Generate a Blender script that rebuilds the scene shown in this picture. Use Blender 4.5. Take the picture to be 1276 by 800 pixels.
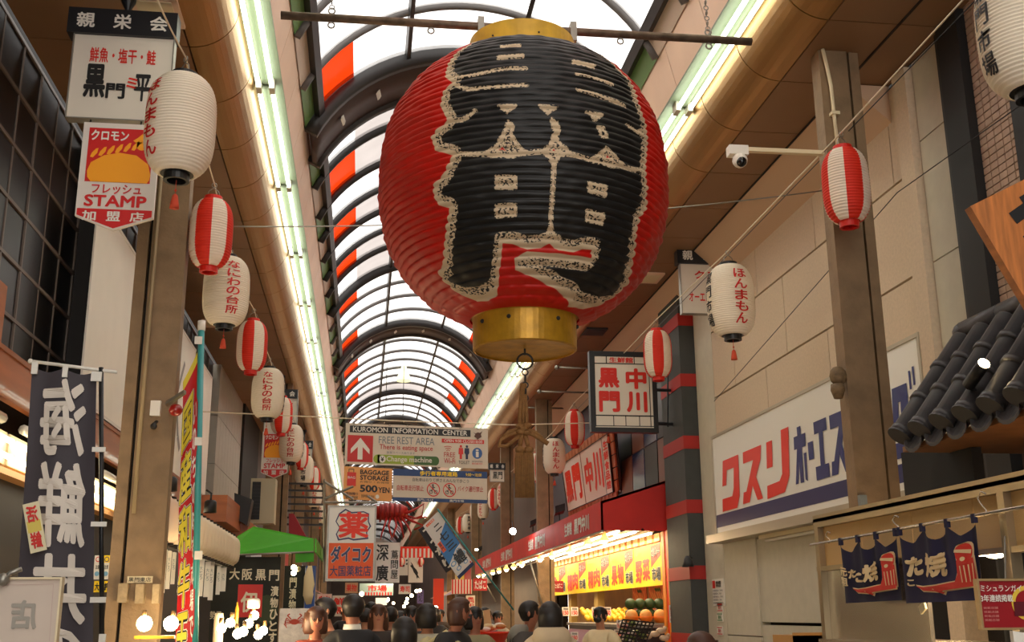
import bpy, math, random
import numpy as np
from mathutils import Vector, Matrix
random.seed(7)
for o in list(bpy.data.objects): bpy.data.objects.remove(o)
SC = bpy.context.scene
COL = SC.collection
PI = math.pi

# ---------------------------------------------------------------- camera
CAM = np.array([0, 0, 1.55])
FPX = 1363.77
# columns: world X, Y, Z seen in camera axes (x right, y up, -z forward)
MC = np.array([[0.99132091, -0.13128731, -0.00681907],
               [-0.02738556, -0.25695804, 0.96603447],
               [-0.12858028, -0.95746342, -0.25832326]])
cd = bpy.data.cameras.new('camera'); cam = bpy.data.objects.new('camera', cd); COL.objects.link(cam)
cd.sensor_fit = 'HORIZONTAL'; cd.sensor_width = 36; cd.lens = 36 * FPX / 1276
cd.clip_start = .05; cd.clip_end = 500
m4 = Matrix([list(MC[:, i]) + [0] for i in range(3)] + [[0, 0, 0, 1]])
m4.translation = Vector(CAM); cam.matrix_world = m4
SC.camera = cam

# ---------------------------------------------------------------- world, exposure
SC.view_settings.view_transform = 'Standard'; SC.view_settings.look = 'None'
SC.view_settings.gamma = 1; SC.view_settings.exposure = 1.15; SC.view_settings.use_curve_mapping = False
wd = bpy.data.worlds.new('overcast_sky'); SC.world = wd; wd.use_nodes = True
bg = wd.node_tree.nodes['Background']; bg.inputs[0].default_value = (1, .97, .93, 1); bg.inputs[1].default_value = 1.9

def area(name, loc, size, power, col, rot=(0, 0, 0), sy=None):
    l = bpy.data.lights.new(name, 'AREA'); l.energy = power; l.color = col
    l.shape = 'RECTANGLE' if sy else 'SQUARE'; l.size = size
    if sy: l.size_y = sy
    o = bpy.data.objects.new(name, l); o.location = loc; o.rotation_euler = rot; COL.objects.link(o); return o
def bulb_light(loc, power, col=(1, .72, .42), r=.05):
    l = bpy.data.lights.new('lamp_light', 'POINT'); l.energy = power; l.color = col; l.shadow_soft_size = r
    o = bpy.data.objects.new('lamp_light', l); o.location = loc; COL.objects.link(o); return o

# ---------------------------------------------------------------- picture -> world helpers (each thing stands at its own distance)
def ray(px, py): return MC.T @ np.array([px - 638, 400 - py, -FPX])
def atY(px, py, Y): r = ray(px, py); return Vector(CAM + r * (Y / r[1]))
def atX(px, py, X): r = ray(px, py); return Vector(CAM + r * (X / r[0]))
def atZ(px, py, Z): r = ray(px, py); return Vector(CAM + r * ((Z - CAM[2]) / r[2]))
def atW(px, py, w): return Vector(CAM + ray(px, py) * (w / FPX))

def nth(i): return ('nearest', 'second', 'third', 'fourth', 'fifth', 'sixth', 'seventh', 'eighth', 'ninth', 'tenth', '11th', '12th', '13th', '14th', '15th', '16th', '17th', '18th', '19th', '20th', '21st', '22nd', '23rd', '24th', '25th', '26th', '27th', '28th', '29th', '30th')[i]
# ---------------------------------------------------------------- materials
MATS = {}
def mat(name, col, rough=.6, metal=0, emit=0, ecol=None, noise=0, nscale=8, bump=0, bscale=60, stretch=(1, 1, 1), trans=0, spec=.5, coat=0):
    if name in MATS: return MATS[name]
    m = bpy.data.materials.new(name); m.use_nodes = True; MATS[name] = m
    nt = m.node_tree; b = nt.nodes['Principled BSDF']
    c = (col[0], col[1], col[2], 1)
    b.inputs['Base Color'].default_value = c
    b.inputs['Roughness'].default_value = rough; b.inputs['Metallic'].default_value = metal
    b.inputs['Specular IOR Level'].default_value = spec
    b.inputs['Coat Weight'].default_value = coat
    m.diffuse_color = c
    if emit:
        e = ecol or col
        b.inputs['Emission Color'].default_value = (e[0], e[1], e[2], 1); b.inputs['Emission Strength'].default_value = emit
    if noise or bump:
        tc = nt.nodes.new('ShaderNodeTexCoord'); mp = nt.nodes.new('ShaderNodeMapping'); mp.inputs['Scale'].default_value = stretch
        nt.links.new(tc.outputs['Object'], mp.inputs['Vector'])
    if noise:
        n = nt.nodes.new('ShaderNodeTexNoise'); n.inputs['Scale'].default_value = nscale; n.inputs['Detail'].default_value = 5
        nt.links.new(mp.outputs[0], n.inputs['Vector'])
        r = nt.nodes.new('ShaderNodeValToRGB')
        r.color_ramp.elements[0].position = .3; r.color_ramp.elements[1].position = .7
        r.color_ramp.elements[0].color = tuple(max(0, x * (1 - noise)) for x in col) + (1,)
        r.color_ramp.elements[1].color = tuple(min(1, x * (1 + noise * .6)) for x in col) + (1,)
        nt.links.new(n.outputs['Fac'], r.inputs[0]); nt.links.new(r.outputs[0], b.inputs['Base Color'])
    if bump:
        n2 = nt.nodes.new('ShaderNodeTexNoise'); n2.inputs['Scale'].default_value = bscale; n2.inputs['Detail'].default_value = 3
        nt.links.new(mp.outputs[0], n2.inputs['Vector'])
        bp = nt.nodes.new('ShaderNodeBump'); bp.inputs['Strength'].default_value = bump; bp.inputs['Distance'].default_value = .01
        nt.links.new(n2.outputs['Fac'], bp.inputs['Height']); nt.links.new(bp.outputs[0], b.inputs['Normal'])
    if trans:   # cloth or paper that lets light through
        tr = nt.nodes.new('ShaderNodeBsdfTranslucent'); tr.inputs[0].default_value = c
        mx = nt.nodes.new('ShaderNodeMixShader'); mx.inputs[0].default_value = trans
        out = nt.nodes['Material Output']
        nt.links.new(b.outputs[0], mx.inputs[1]); nt.links.new(tr.outputs[0], mx.inputs[2]); nt.links.new(mx.outputs[0], out.inputs[0])
    return m
def S(r, g, b):   # sRGB 0-255 -> linear
    f = lambda v: (v / 255 / 12.92) if v <= 10 else ((v / 255 + .055) / 1.055) ** 2.4
    return (f(r), f(g), f(b))

WHITE = mat('white_print', S(232, 226, 214), .5)
SIGNW = mat('sign_white', S(226, 216, 200), .35, noise=.04, nscale=3)
RED = mat('red_print', S(214, 38, 22), .45)
BRED = mat('bright_red', S(240, 52, 20), .5)
BLACK = mat('black_print', S(22, 20, 20), .45)
NAVY = mat('navy_print', S(28, 30, 92), .4)
DARK = mat('dark_steel', S(48, 46, 46), .45, .3, noise=.2, nscale=3)
STEEL = mat('galvanised_steel', S(150, 145, 135), .4, .7, noise=.15)
CHROME = mat('stainless_steel', S(190, 180, 165), .25, .9)
CREAM = mat('cream_paint', S(226, 208, 170), .6)
GOLD = mat('gold_lacquer', S(190, 140, 34), .38, .35, noise=.25, nscale=14, bump=.15)
WOOD = mat('varnished_wood', S(196, 118, 56), .45, noise=.35, nscale=6, stretch=(8, 1, 1))
WOODB = mat('brown_timber', S(140, 74, 34), .5, noise=.3, nscale=5, stretch=(1, 8, 1))
YELLOW = mat('yellow_vinyl', S(255, 214, 0), .5)
ORANGE = mat('orange_print', S(244, 92, 24), .5)
GREENC = mat('green_awning_cloth', S(64, 160, 24), .6, noise=.1)
REDC = mat('red_awning_cloth', S(212, 40, 30), .6, noise=.12, nscale=3)
ROPE = mat('rope', S(236, 222, 194), .8, bump=.4, bscale=200)
BROWNROPE = mat('brown_rope', S(140, 96, 48), .75, noise=.2, nscale=60, bump=.5, bscale=200)
TUBE = mat('fluorescent_tube', S(250, 255, 235), .3, emit=3.6, ecol=(.95, 1, .82))
WARMTUBE = mat('warm_tube', S(255, 245, 215), .3, emit=4, ecol=(1, .9, .62))
BULB = mat('bulb_glass', S(255, 240, 200), .3, emit=22, ecol=(1, .8, .45))

# ---------------------------------------------------------------- mesh builder
def wloc(o):
    v = Vector((0, 0, 0))
    while o is not None: v += o.location; o = o.parent
    return v
GINFO = {}
class MB:
    def __init__(s): s.v = []; s.f = []; s.m = []; s.mi = 0
    def add(s, vs, fs):
        g = GINFO.get((len(vs), len(fs)))
        if g:   # thickened lettering: keep the repeated outlines a hair apart
            n0 = g[0]; vs = [Vector(v) for v in vs]; nm = Vector((0, 0, 0))
            for f in fs[:g[1]]:
                nm += (vs[f[1]] - vs[f[0]]).cross(vs[f[2]] - vs[f[0]])
            nm = nm.normalized() if nm.length else Vector((0, 0, 1)); nc = len(vs) // n0
            vs = [v + nm * ((i // n0 - nc / 2) * 1.6e-4) for i, v in enumerate(vs)]
        b = len(s.v); s.v += [tuple(x) for x in vs]; s.f += [tuple(b + i for i in f) for f in fs]; s.m += [s.mi] * len(fs); return s
    def box(s, x0, x1, y0, y1, z0, z1):
        return s.add([(x, y, z) for x in (x0, x1) for y in (y0, y1) for z in (z0, z1)],
                     [(0, 1, 3, 2), (4, 6, 7, 5), (0, 4, 5, 1), (2, 3, 7, 6), (0, 2, 6, 4), (1, 5, 7, 3)])
    def obox(s, o, a, b, c):   # corner o, edge vectors a b c
        o, a, b, c = map(Vector, (o, a, b, c))
        return s.add([o + a * i + b * j + c * k for i in (0, 1) for j in (0, 1) for k in (0, 1)],
                     [(0, 1, 3, 2), (4, 6, 7, 5), (0, 4, 5, 1), (2, 3, 7, 6), (0, 2, 6, 4), (1, 5, 7, 3)])
    def quad(s, a, b, c, d): return s.add([a, b, c, d], [(0, 1, 2, 3)])
    def tube(s, pts, r, n=8, cap=True):
        pts = [Vector(p) for p in pts]; L = len(pts); rs = r if isinstance(r, (list, tuple)) else [r] * L
        vs = []; prev = None
        for i, p in enumerate(pts):
            d = (pts[min(i + 1, L - 1)] - pts[max(i - 1, 0)]).normalized()
            u = Vector((0, 0, 1)) if abs(d.z) < .9 else Vector((1, 0, 0))
            if prev is not None: u = prev
            a = d.cross(u).normalized(); b = a.cross(d).normalized(); prev = b
            for k in range(n):
                t = 2 * PI * k / n; vs.append(p + a * math.cos(t) * rs[i] + b * math.sin(t) * rs[i])
        fs = [(i * n + k, i * n + (k + 1) % n, (i + 1) * n + (k + 1) % n, (i + 1) * n + k) for i in range(L - 1) for k in range(n)]
        if cap: fs += [tuple(range(n))[::-1], tuple((L - 1) * n + k for k in range(n))]
        return s.add(vs, fs)
    def lathe(s, prof, o=(0, 0, 0), n=24, cap=True, wob=None):   # prof (r, z)
        o = Vector(o); L = len(prof)
        vs = [o + Vector((r * math.cos(2 * PI * k / n), r * math.sin(2 * PI * k / n), z)) for r, z in prof for k in range(n)]
        fs = [(i * n + k, i * n + (k + 1) % n, (i + 1) * n + (k + 1) % n, (i + 1) * n + k) for i in range(L - 1) for k in range(n)]
        if cap: fs += [tuple(range(n))[::-1], tuple((L - 1) * n + k for k in range(n))]
        return s.add(vs, fs)
    def ball(s, c, r, n=10, sc=(1, 1, 1)):
        c = Vector(c); m = max(4, n // 2 + 1)
        vs = [c + Vector((sc[0] * r * math.sin(PI * i / m) * math.cos(2 * PI * k / n), sc[1] * r * math.sin(PI * i / m) * math.sin(2 * PI * k / n), sc[2] * r * math.cos(PI * i / m))) for i in range(1, m) for k in range(n)]
        vs += [c + Vector((0, 0, sc[2] * r)), c - Vector((0, 0, sc[2] * r))]; t = len(vs) - 2
        fs = [(i * n + k, (i + 1) * n + k, (i + 1) * n + (k + 1) % n, i * n + (k + 1) % n) for i in range(m - 2) for k in range(n)]
        fs += [(t, k, (k + 1) % n) for k in range(n)] + [(t + 1, (m - 2) * n + (k + 1) % n, (m - 2) * n + k) for k in range(n)]
        return s.add(vs, fs)
    def prism(s, poly, n):   # 3D planar polygon extruded by vector n
        k = len(poly); n = Vector(n); poly = [Vector(p) for p in poly]
        return s.add(poly + [p + n for p in poly], [tuple(range(k)), tuple(range(2 * k - 1, k - 1, -1))] + [(i, i + k, (i + 1) % k + k, (i + 1) % k) for i in range(k)])
    def torus(s, c, R, r, ax='y', n=16, m=6):
        c = Vector(c); pts = []
        for i in range(n + 1):
            t = 2 * PI * i / n; a, b = R * math.cos(t), R * math.sin(t)
            pts.append(c + Vector({'y': (a, 0, b), 'x': (0, a, b), 'z': (a, b, 0)}[ax]))
        return s.tube(pts, r, m, False)
    def build(s, name, mats, parent=None, smooth=False, **kw):
        me = bpy.data.meshes.new(name); off = wloc(parent) if parent is not None else Vector((0, 0, 0))
        vv = [(x[0] - off.x, x[1] - off.y, x[2] - off.z) for x in s.v] if parent is not None else s.v
        me.from_pydata(vv, [], s.f)
        mats = mats if isinstance(mats, (list, tuple)) else [mats]
        for m in mats: me.materials.append(m)
        if len(mats) > 1: me.polygons.foreach_set('material_index', s.m)
        if smooth: me.polygons.foreach_set('use_smooth', [True] * len(s.f))
        o = bpy.data.objects.new(name, me); COL.objects.link(o); o.parent = parent
        for k, v in kw.items(): o[k] = v
        return o
def T(name, label, cat, loc=(0, 0, 0), group=None):
    o = bpy.data.objects.new(name, None); o.empty_display_size = .1; o.location = loc; COL.objects.link(o)
    o['label'] = label; o['category'] = cat
    if group: o['group'] = group
    return o
def tag(o, label, cat, group=None):
    o['label'] = label; o['category'] = cat
    if group: o['group'] = group
    return o
def inst(name, me, parent=None, loc=(0, 0, 0)):
    o = bpy.data.objects.new(name, me); o.location = loc; o.parent = parent; COL.objects.link(o); return o
CH = {}
def copy_tree(o, parent=None):
    c = o.copy(); COL.objects.link(c); c.parent = parent
    for ch in list(o.children): copy_tree(ch, c)
    return c

# ---------------------------------------------------------------- lettering
GC = {}
def glyphs(s, bold=0.0):
    k = (s, round(bold, 3))
    if k in GC: return GC[k]
    cu = bpy.data.curves.new('t', 'FONT'); cu.body = s; cu.size = 1; cu.offset = 0; cu.resolution_u = 3
    ob = bpy.data.objects.new('t', cu); COL.objects.link(ob)
    me = ob.to_mesh()
    vs = [(v.co.x, v.co.y) for v in me.vertices]; fs = [tuple(p.vertices) for p in me.polygons]
    ob.to_mesh_clear(); bpy.data.objects.remove(ob); bpy.data.curves.remove(cu)
    if bold:   # heavier strokes: the same outline laid down again around itself
        n0, v0, f0 = len(vs), list(vs), list(fs); q = bold * .62
        for k in range(8 if len(s) < 7 else 4):
            dx, dy = q * math.cos(k * PI / (4 if len(s) < 7 else 2)), q * math.sin(k * PI / (4 if len(s) < 7 else 2)); b0 = len(vs)
            vs += [(x + dx, y + dy) for x, y in v0]; fs += [tuple(b0 + i for i in f) for f in f0]
    if bold: GINFO[(len(vs), len(fs))] = (n0, f0 and len(f0))
    if not vs: vs = [(0, 0), (1, 0), (0, 1)]; fs = []
    a = np.array(vs); lo = a.min(0); hi = a.max(0); d = np.maximum(hi - lo, .05)
    r = ((a - lo) / d, fs, d[0] / d[1]); GC[k] = r; return r

class Sign:
    """flat printed panel: origin top-left, right vector, down vector, with its own drawing units l,t,r,b"""
    def __init__(s, name, label, cat, O, R, D, box, thick=.03, m=None, group=None, edge=None, root=None):
        s.O, s.R, s.D = Vector(O), Vector(R), Vector(D); s.l, s.t, s.r, s.b = box
        s.n = -(s.R.cross(s.D)).normalized()
        if root is not None: s.root = root
        elif name: s.root = T(name, label, cat, s.O + s.R * .5 + s.D, group)
        s.k = {}; s.lift = .002
        if m is not None:
            b = MB().obox(s.O - s.n * thick, s.R, s.D, s.n * thick)
            b.build('board', m, s.root)
        if edge:
            e = MB(); w = edge[1]; r = s.R.normalized(); d = s.D.normalized(); N = s.n * (thick + .012); o = s.O - s.n * thick
            e.obox(o - r * w - d * w, s.R + r * 2 * w, d * w, N); e.obox(o - r * w + s.D, s.R + r * 2 * w, d * w, N)
            e.obox(o - r * w, r * w, s.D, N); e.obox(o + s.R, r * w, s.D, N)
            e.build('frame', edge[0], s.root)
    @classmethod
    def facing(c, name, label, cat, l, t, r, b, Y, **k):
        cx, cy = (l + r) / 2, (t + b) / 2
        x0 = atY(l, cy, Y).x; x1 = atY(r, cy, Y).x; z1 = atY(cx, t, Y).z; z0 = atY(cx, b, Y).z
        return c(name, label, cat, (x0, Y, z1), (x1 - x0, 0, 0), (0, 0, z0 - z1), (l, t, r, b), **k)
    def p(s, u, v, h=0): return s.O + s.R * ((u - s.l) / (s.r - s.l)) + s.D * ((v - s.t) / (s.b - s.t)) + s.n * (h or s.lift)
    def mb(s, m, layer): 
        return s.k.setdefault((m.name, layer), (m, MB()))[1]
    def poly(s, pts, m, layer=1, h=None):
        s.mb(m, layer).add([s.p(u, v, (h or .0025) * layer) for u, v in pts], [tuple(range(len(pts)))]); return s
    def rect(s, l, t, r, b, m, layer=1): return s.poly([(l, t), (l, b), (r, b), (r, t)], m, layer)
    def disc(s, u, v, ru, rv, m, layer=1, n=20, hole=0):
        P = lambda k, q: (u + ru * q * math.cos(2 * PI * k / n), v + rv * q * math.sin(2 * PI * k / n))
        if not hole: return s.poly([P(k, 1) for k in range(n)], m, layer)
        for k in range(n): s.poly([P(k, 1), P(k + 1, 1), P(k + 1, hole), P(k, hole)], m, layer)
        return s
    def text(s, t, l, tp, r, b, m, bold=.02, layer=2, vert=False, mirror=False, skew=0):
        if vert:
            n = len(t); h = (b - tp) / n
            for i, ch in enumerate(t):
                if ch != ' ': s.text(ch, l, tp + h * (i + .06), r, tp + h * (i + .94), m, bold, layer, mirror=mirror)
            return s
        a, fs, asp = glyphs(t, bold); vs = []
        for x, y in a:
            if mirror: x = 1 - x
            vs.append(s.p(l + (r - l) * x + skew * (y - .5), b + (tp - b) * y, .0025 * layer))
        s.mb(m, layer).add(vs, fs); return s
    def stroke(s, pts, w, m, layer=1):
        for (x0, y0), (x1, y1) in zip(pts, pts[1:]):
            d = math.hypot(x1 - x0, y1 - y0) or 1; nx, ny = -(y1 - y0) / d * w / 2, (x1 - x0) / d * w / 2
            s.poly([(x0 + nx, y0 + ny), (x1 + nx, y1 + ny), (x1 - nx, y1 - ny), (x0 - nx, y0 - ny)], m, layer)
        return s
    def done(s):
        for (nm, layer), (m, b) in s.k.items():
            b.build('lettering' if layer >= 2 else 'printed_field', m, s.root)
        return s.root
def struct(o, nm=None): o['kind'] = 'structure'; return o
# ================================================================ SETTING: ground, ceilings, vault
XC = .896; VZ = 5.596; VR = 1.79
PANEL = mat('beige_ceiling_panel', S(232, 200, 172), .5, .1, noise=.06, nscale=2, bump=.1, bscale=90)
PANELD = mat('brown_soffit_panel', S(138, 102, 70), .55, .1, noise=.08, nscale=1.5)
COVEM = mat('cove_metal_panel', S(170, 128, 78), .34, .75, noise=.06, nscale=2, bump=.15, bscale=120)
JOINT = mat('dark_joint', S(40, 30, 24), .8)
g = MB().box(-9, 12, -8, 90, -.1, 0)
struct(g.build('floor', mat('grey_paving', S(160, 146, 128), .7, noise=.2)))
PITCH = .9333; Y0 = 7.54 - 6 * PITCH
def ceiling_side(nm, sg, xw):
    root = T(nm, '', '', (0, 0, 0)); del root['label'], root['category']; root['kind'] = 'structure'
    fx = XC + sg * 2.27; cx1 = XC + sg * 1.93; 
    gp = .012; n = 26; L = PITCH - gp
    def prof_mesh(name, prof, y0, y1, th):
        b = MB(); k = len(prof)
        b.add([(x, y, z) for y in (y0, y1) for x, z in prof] + [(x, y, z + th) for y in (y0, y1) for x, z in prof], 
              [(i, i + 1, k + i + 1, k + i) for i in range(k - 1)] + [(2 * k + i, 3 * k + i, 3 * k + i + 1, 2 * k + i + 1) for i in range(k - 1)]
              + [(i, 2 * k + i, 2 * k + i + 1, i + 1) for i in range(k - 1)] + [(k + i, k + i + 1, 3 * k + i + 1, 3 * k + i) for i in range(k - 1)]
              + [(0, k, 3 * k, 2 * k), (k - 1, 3 * k - 1, 4 * k - 1, 2 * k - 1)])
        return b
    cove = [(fx, 5.61)] + [(fx - sg * .34 * math.sin(a), 5.61 + .34 * (1 - math.cos(a))) for a in [PI / 2 * i / 12 for i in range(1, 13)]]
    cove[-1] = (cx1, 5.95)
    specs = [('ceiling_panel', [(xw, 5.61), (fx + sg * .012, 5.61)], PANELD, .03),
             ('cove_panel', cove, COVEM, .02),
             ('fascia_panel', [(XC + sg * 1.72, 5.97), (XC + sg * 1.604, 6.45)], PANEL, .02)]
    for name, prof, m, th in specs:
        me = None
        for i in range(n):
            y = Y0 + i * PITCH
            if me is None:
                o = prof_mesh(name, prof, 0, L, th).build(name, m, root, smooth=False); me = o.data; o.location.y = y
            else: inst(name, me, root, (0, y, 0))
        yb = Y0 + n * PITCH
        o = prof_mesh(name, prof, yb, 90, th).build(name, m, root, smooth=False)
        o = prof_mesh(name, prof, -8, Y0 - gp, th).build(name, m, root, smooth=False)
    j = MB()   # dark backing seen through the joints
    j.obox((min(xw, fx), -8, 5.65), (abs(xw - fx) + .05, 0, 0), (0, 98, 0), (0, 0, .02))
    pr = [(fx + sg * .02, 5.635), (fx - sg * .2, 5.70), (cx1 + sg * .05, 5.98), (XC + sg * 1.75, 6.02), (XC + sg * 1.64, 6.47)]
    for (xa, za), (xb, zb) in zip(pr, pr[1:]): j.quad((xa, -8, za + .02), (xb, -8, zb + .02), (xb, 90, zb + .02), (xa, 90, za + .02))
    j.build('joint_backing', JOINT, root)
    # tray between cove and fascia that carries the tubes, and the rusty lip at the vault edge
    t = MB().obox((XC + sg * 1.70, -8, 5.962), (sg * .25, 0, 0), (0, 98, 0), (0, 0, .02)); t.build('light_tray', mat('pale_green_tray', S(120, 132, 108), .5), root)
    t = MB().obox((XC + sg * 1.585, -8, 6.43), (sg * .03, 0, 0), (0, 98, 0), (0, 0, .05)); t.build('vault_edge_lip', mat('rusty_edge', S(96, 62, 44), .8, noise=.5, nscale=30), root)
    return root
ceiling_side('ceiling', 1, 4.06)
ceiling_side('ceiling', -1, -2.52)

# twin-tube fittings, one every 2.3 m along both edges
for sg, side in ((1, 'right'), (-1, 'left')):
    proto = None; P = 2.27
    for i in range(-1, 22):
        y = 8.72 + (i - 3) * P
        if proto is None:
            proto = T('fluorescent_light', 'twin-tube fluorescent fitting nearest the camera in the %s light run' % side, 'ceiling light', (0, 0, 0), 'light run on the %s edge of the vault' % side)
            for q in (1.78, 1.89):
                x = XC + sg * q
                MB().tube([(x, .07, 5.90), (x, P - .07, 5.90)], .019, 8).build('tube', TUBE, proto, True)
                s_ = MB()
                for yy in (.03, P - .03): s_.box(x - .022, x + .022, yy - .03, yy + .03, 5.875, 5.965)
                s_.build('socket', mat('socket_white', S(210, 205, 190), .5), proto)
            MB().box(XC + sg * 1.835 - .03, XC + sg * 1.835 + .03, 0.02, P - .02, 5.93, 5.962).build('reflector', mat('pale_green_tray', (0, 0, 0)), proto)
            proto.location.y = y
        else:
            c = copy_tree(proto); c.location.y = y; c['label'] = 'twin-tube fluorescent fitting, %s from the camera in the %s light run' % (nth(i + 1), side)

# ---- glazed vault
vault = T('trim_1', '', ''); del vault['label'], vault['category']; vault['kind'] = 'structure'
def arcpt(a, r=VR): return (XC + r * math.sin(a), VZ + r * math.cos(a))
AM = math.radians(64)
def rib_mesh(y0, y1, r0, r1, a0=-AM, a1=AM, n=28):
    b = MB(); vs = []
    for i in range(n + 1):
        a = a0 + (a1 - a0) * i / n
        for r in (r0, r1):
            x, z = arcpt(a, r); vs += [(x, y0, z), (x, y1, z)]
    fs = []
    for i in range(n):
        k = 4 * i
        fs += [(k, k + 1, k + 5, k + 4), (k + 2, k + 6, k + 7, k + 3), (k, k + 4, k + 6, k + 2), (k + 1, k + 3, k + 7, k + 5)]
    fs += [(0, 2, 3, 1), (4 * n, 4 * n + 1, 4 * n + 3, 4 * n + 2)]
    return b.add(vs, fs)
def pane_mat(name, col, tr, fac):
    m = bpy.data.materials.new(name); m.use_nodes = True; nt = m.node_tree; nt.nodes.clear()
    out = nt.nodes.new('ShaderNodeOutputMaterial'); a = nt.nodes.new('ShaderNodeBsdfTransparent'); b = nt.nodes.new('ShaderNodeBsdfTranslucent'); x = nt.nodes.new('ShaderNodeMixShader')
    gl = nt.nodes.new('ShaderNodeBsdfGlossy'); gl.inputs['Roughness'].default_value = .2; x2 = nt.nodes.new('ShaderNodeMixShader'); x2.inputs[0].default_value = .05
    tc = nt.nodes.new('ShaderNodeTexCoord'); n = nt.nodes.new('ShaderNodeTexNoise'); n.inputs['Scale'].default_value = .9; n.inputs['Detail'].default_value = 4
    r = nt.nodes.new('ShaderNodeValToRGB'); r.color_ramp.elements[0].position = .3; r.color_ramp.elements[1].position = .62
    r.color_ramp.elements[0].color = tuple(c * tr * .8 for c in col) + (1,); r.color_ramp.elements[1].color = tuple(c * tr for c in col) + (1,)
    nt.links.new(tc.outputs['Object'], n.inputs[0]); nt.links.new(n.outputs[0], r.inputs[0]); nt.links.new(r.outputs[0], a.inputs[0]); nt.links.new(r.outputs[0], b.inputs[0])
    x.inputs[0].default_value = fac
    nt.links.new(a.outputs[0], x.inputs[1]); nt.links.new(b.outputs[0], x.inputs[2]); nt.links.new(x.outputs[0], x2.inputs[1]); nt.links.new(gl.outputs[0], x2.inputs[2]); nt.links.new(x2.outputs[0], out.inputs[0]); return m
GLASSW = pane_mat('white_glazing', (1, .98, .96), .66, .35); GLASSG = pane_mat('dusty_glazing', (1, .90, .86), .25, .5); GLASSO = pane_mat('orange_glazing', (1, .050, .004), .40, .3)
GREENP = mat('green_side_panel', S(96, 130, 72), .5); BEIGEP = mat('beige_side_panel', S(196, 176, 156), .5)
H1 = 10.57; SP = 11.2; BAY = SP / 12
offs = [1.7, 2.8, 3.75, 4.7, 5.65, 6.6, 7.75, 8.95, 9.95, 11.0]
rib_me = {}
def rib(y, kind):
    if kind not in rib_me:
        r0, r1, w = {'dark': (VR - .07, VR + .03, .055), 'grey': (VR - .05, VR + .02, .045), 'bold': (VR - .13, VR + .03, .07)}[kind]
        o = rib_mesh(-w / 2, w / 2, r0, r1).build('rib', {'dark': DARK, 'grey': mat('grey_rib', S(96, 92, 90), .5, .2), 'bold': DARK}[kind], vault, True)
        rib_me[kind] = o.data; o.location.y = y
    else: inst('rib', rib_me[kind], vault, (0, y, 0))
def heavy(y):
    if 'h' not in rib_me:
        b = rib_mesh(-.06, .06, VR - .13, VR + .04); o = b.build('truss_flange', DARK, vault, True); rib_me['h'] = o.data; o.location.y = y
        b = rib_mesh(.06, .80, VR - .10, VR - .04); o = b.build('truss_web', mat('brown_steel', S(66, 50, 46), .5, .2), vault, True); rib_me['w'] = o.data; o.location.y = y
        b = MB()
        for a in (-50, -33, -14, 6, 26, 45):
            x, z = arcpt(math.radians(a), VR - .14); x2, z2 = arcpt(math.radians(a + 1.2), VR - .12)
            b.obox((x, .3, z), (x2 - x, 0, z2 - z), (.02, .16, 0), (.02, 0, .02))
        o = b.build('truss_bracket', mat('socket_white', (0, 0, 0)), vault); rib_me['s'] = o.data; o.location.y = y
    else:
        inst('truss_flange', rib_me['h'], vault, (0, y, 0)); inst('truss_web', rib_me['w'], vault, (0, y, 0)); inst('truss_bracket', rib_me['s'], vault, (0, y, 0))
    inst('truss_flange', rib_me['h'], vault, (0, y + .84, 0))
segs = [(-64, -56.9), (-56.9, -39.3), (-39.3, -19.2), (-19.2, 19.2), (19.2, 39.3), (39.3, 56.9), (56.9, 64)]
pane_cache = {}
def pane(ya, yb, a0, a1, m, nm='pane'):
    L = round(yb - ya, 3); key = (L, a0, a1, m.name)
    if key in pane_cache: return inst(nm, pane_cache[key], vault, (0, ya, 0))
    n = max(2, int((a1 - a0) / 5)); b = MB(); vs = []
    for i in range(n + 1):
        x, z = arcpt(math.radians(a0 + (a1 - a0) * i / n), VR); vs += [(x, 0, z), (x, L, z)]
    b.add(vs, [(2 * i, 2 * i + 1, 2 * i + 3, 2 * i + 2) for i in range(n)])
    o = b.build(nm, m, vault, True); o.location.y = ya; pane_cache[key] = o.data; return o
for h in range(-1, 7):
    yh = H1 + h * SP
    heavy(yh)
    ys = [yh + .9] + [yh + k * BAY for k in offs] + [yh + SP - .06]
    for i, k in enumerate(offs): rib(yh + k * BAY, 'bold' if i == 6 else ('grey' if (i > 6 or h > 0) else 'dark'))
    for i in range(len(ys) - 1):
        for j, (a0, a1) in enumerate(segs):
            if j in (0, 6): m = GREENP if (i + j // 6) % 2 == 0 else BEIGEP
            elif j in (1, 5): m = GLASSO if (i % 2 == 1 and i < 9) or i == 10 else GLASSW
            else: m = GLASSG if (h < 1 and i in (0, 1, 3, 5)) or i == 6 else GLASSW
            pane(ys[i], ys[i + 1], a0, a1, m, 'side_panel' if j in (0, 6) else 'pane')
    if h == 6: break
for a in (-56.9, -19.2, 19.2, 56.9):
    w = .045 if abs(a) > 50 else .022; x, z = arcpt(math.radians(a), VR - .02); ca, sa = math.cos(math.radians(a)), math.sin(math.radians(a))
    b = MB().obox((x - ca * w + sa * .0 - sa * .05, -8, z + sa * w - ca * .05), (2 * ca * w, 0, -2 * sa * w), (0, 98, 0), (sa * .07, 0, ca * .07))
    b.build('purlin', DARK, vault)
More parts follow.
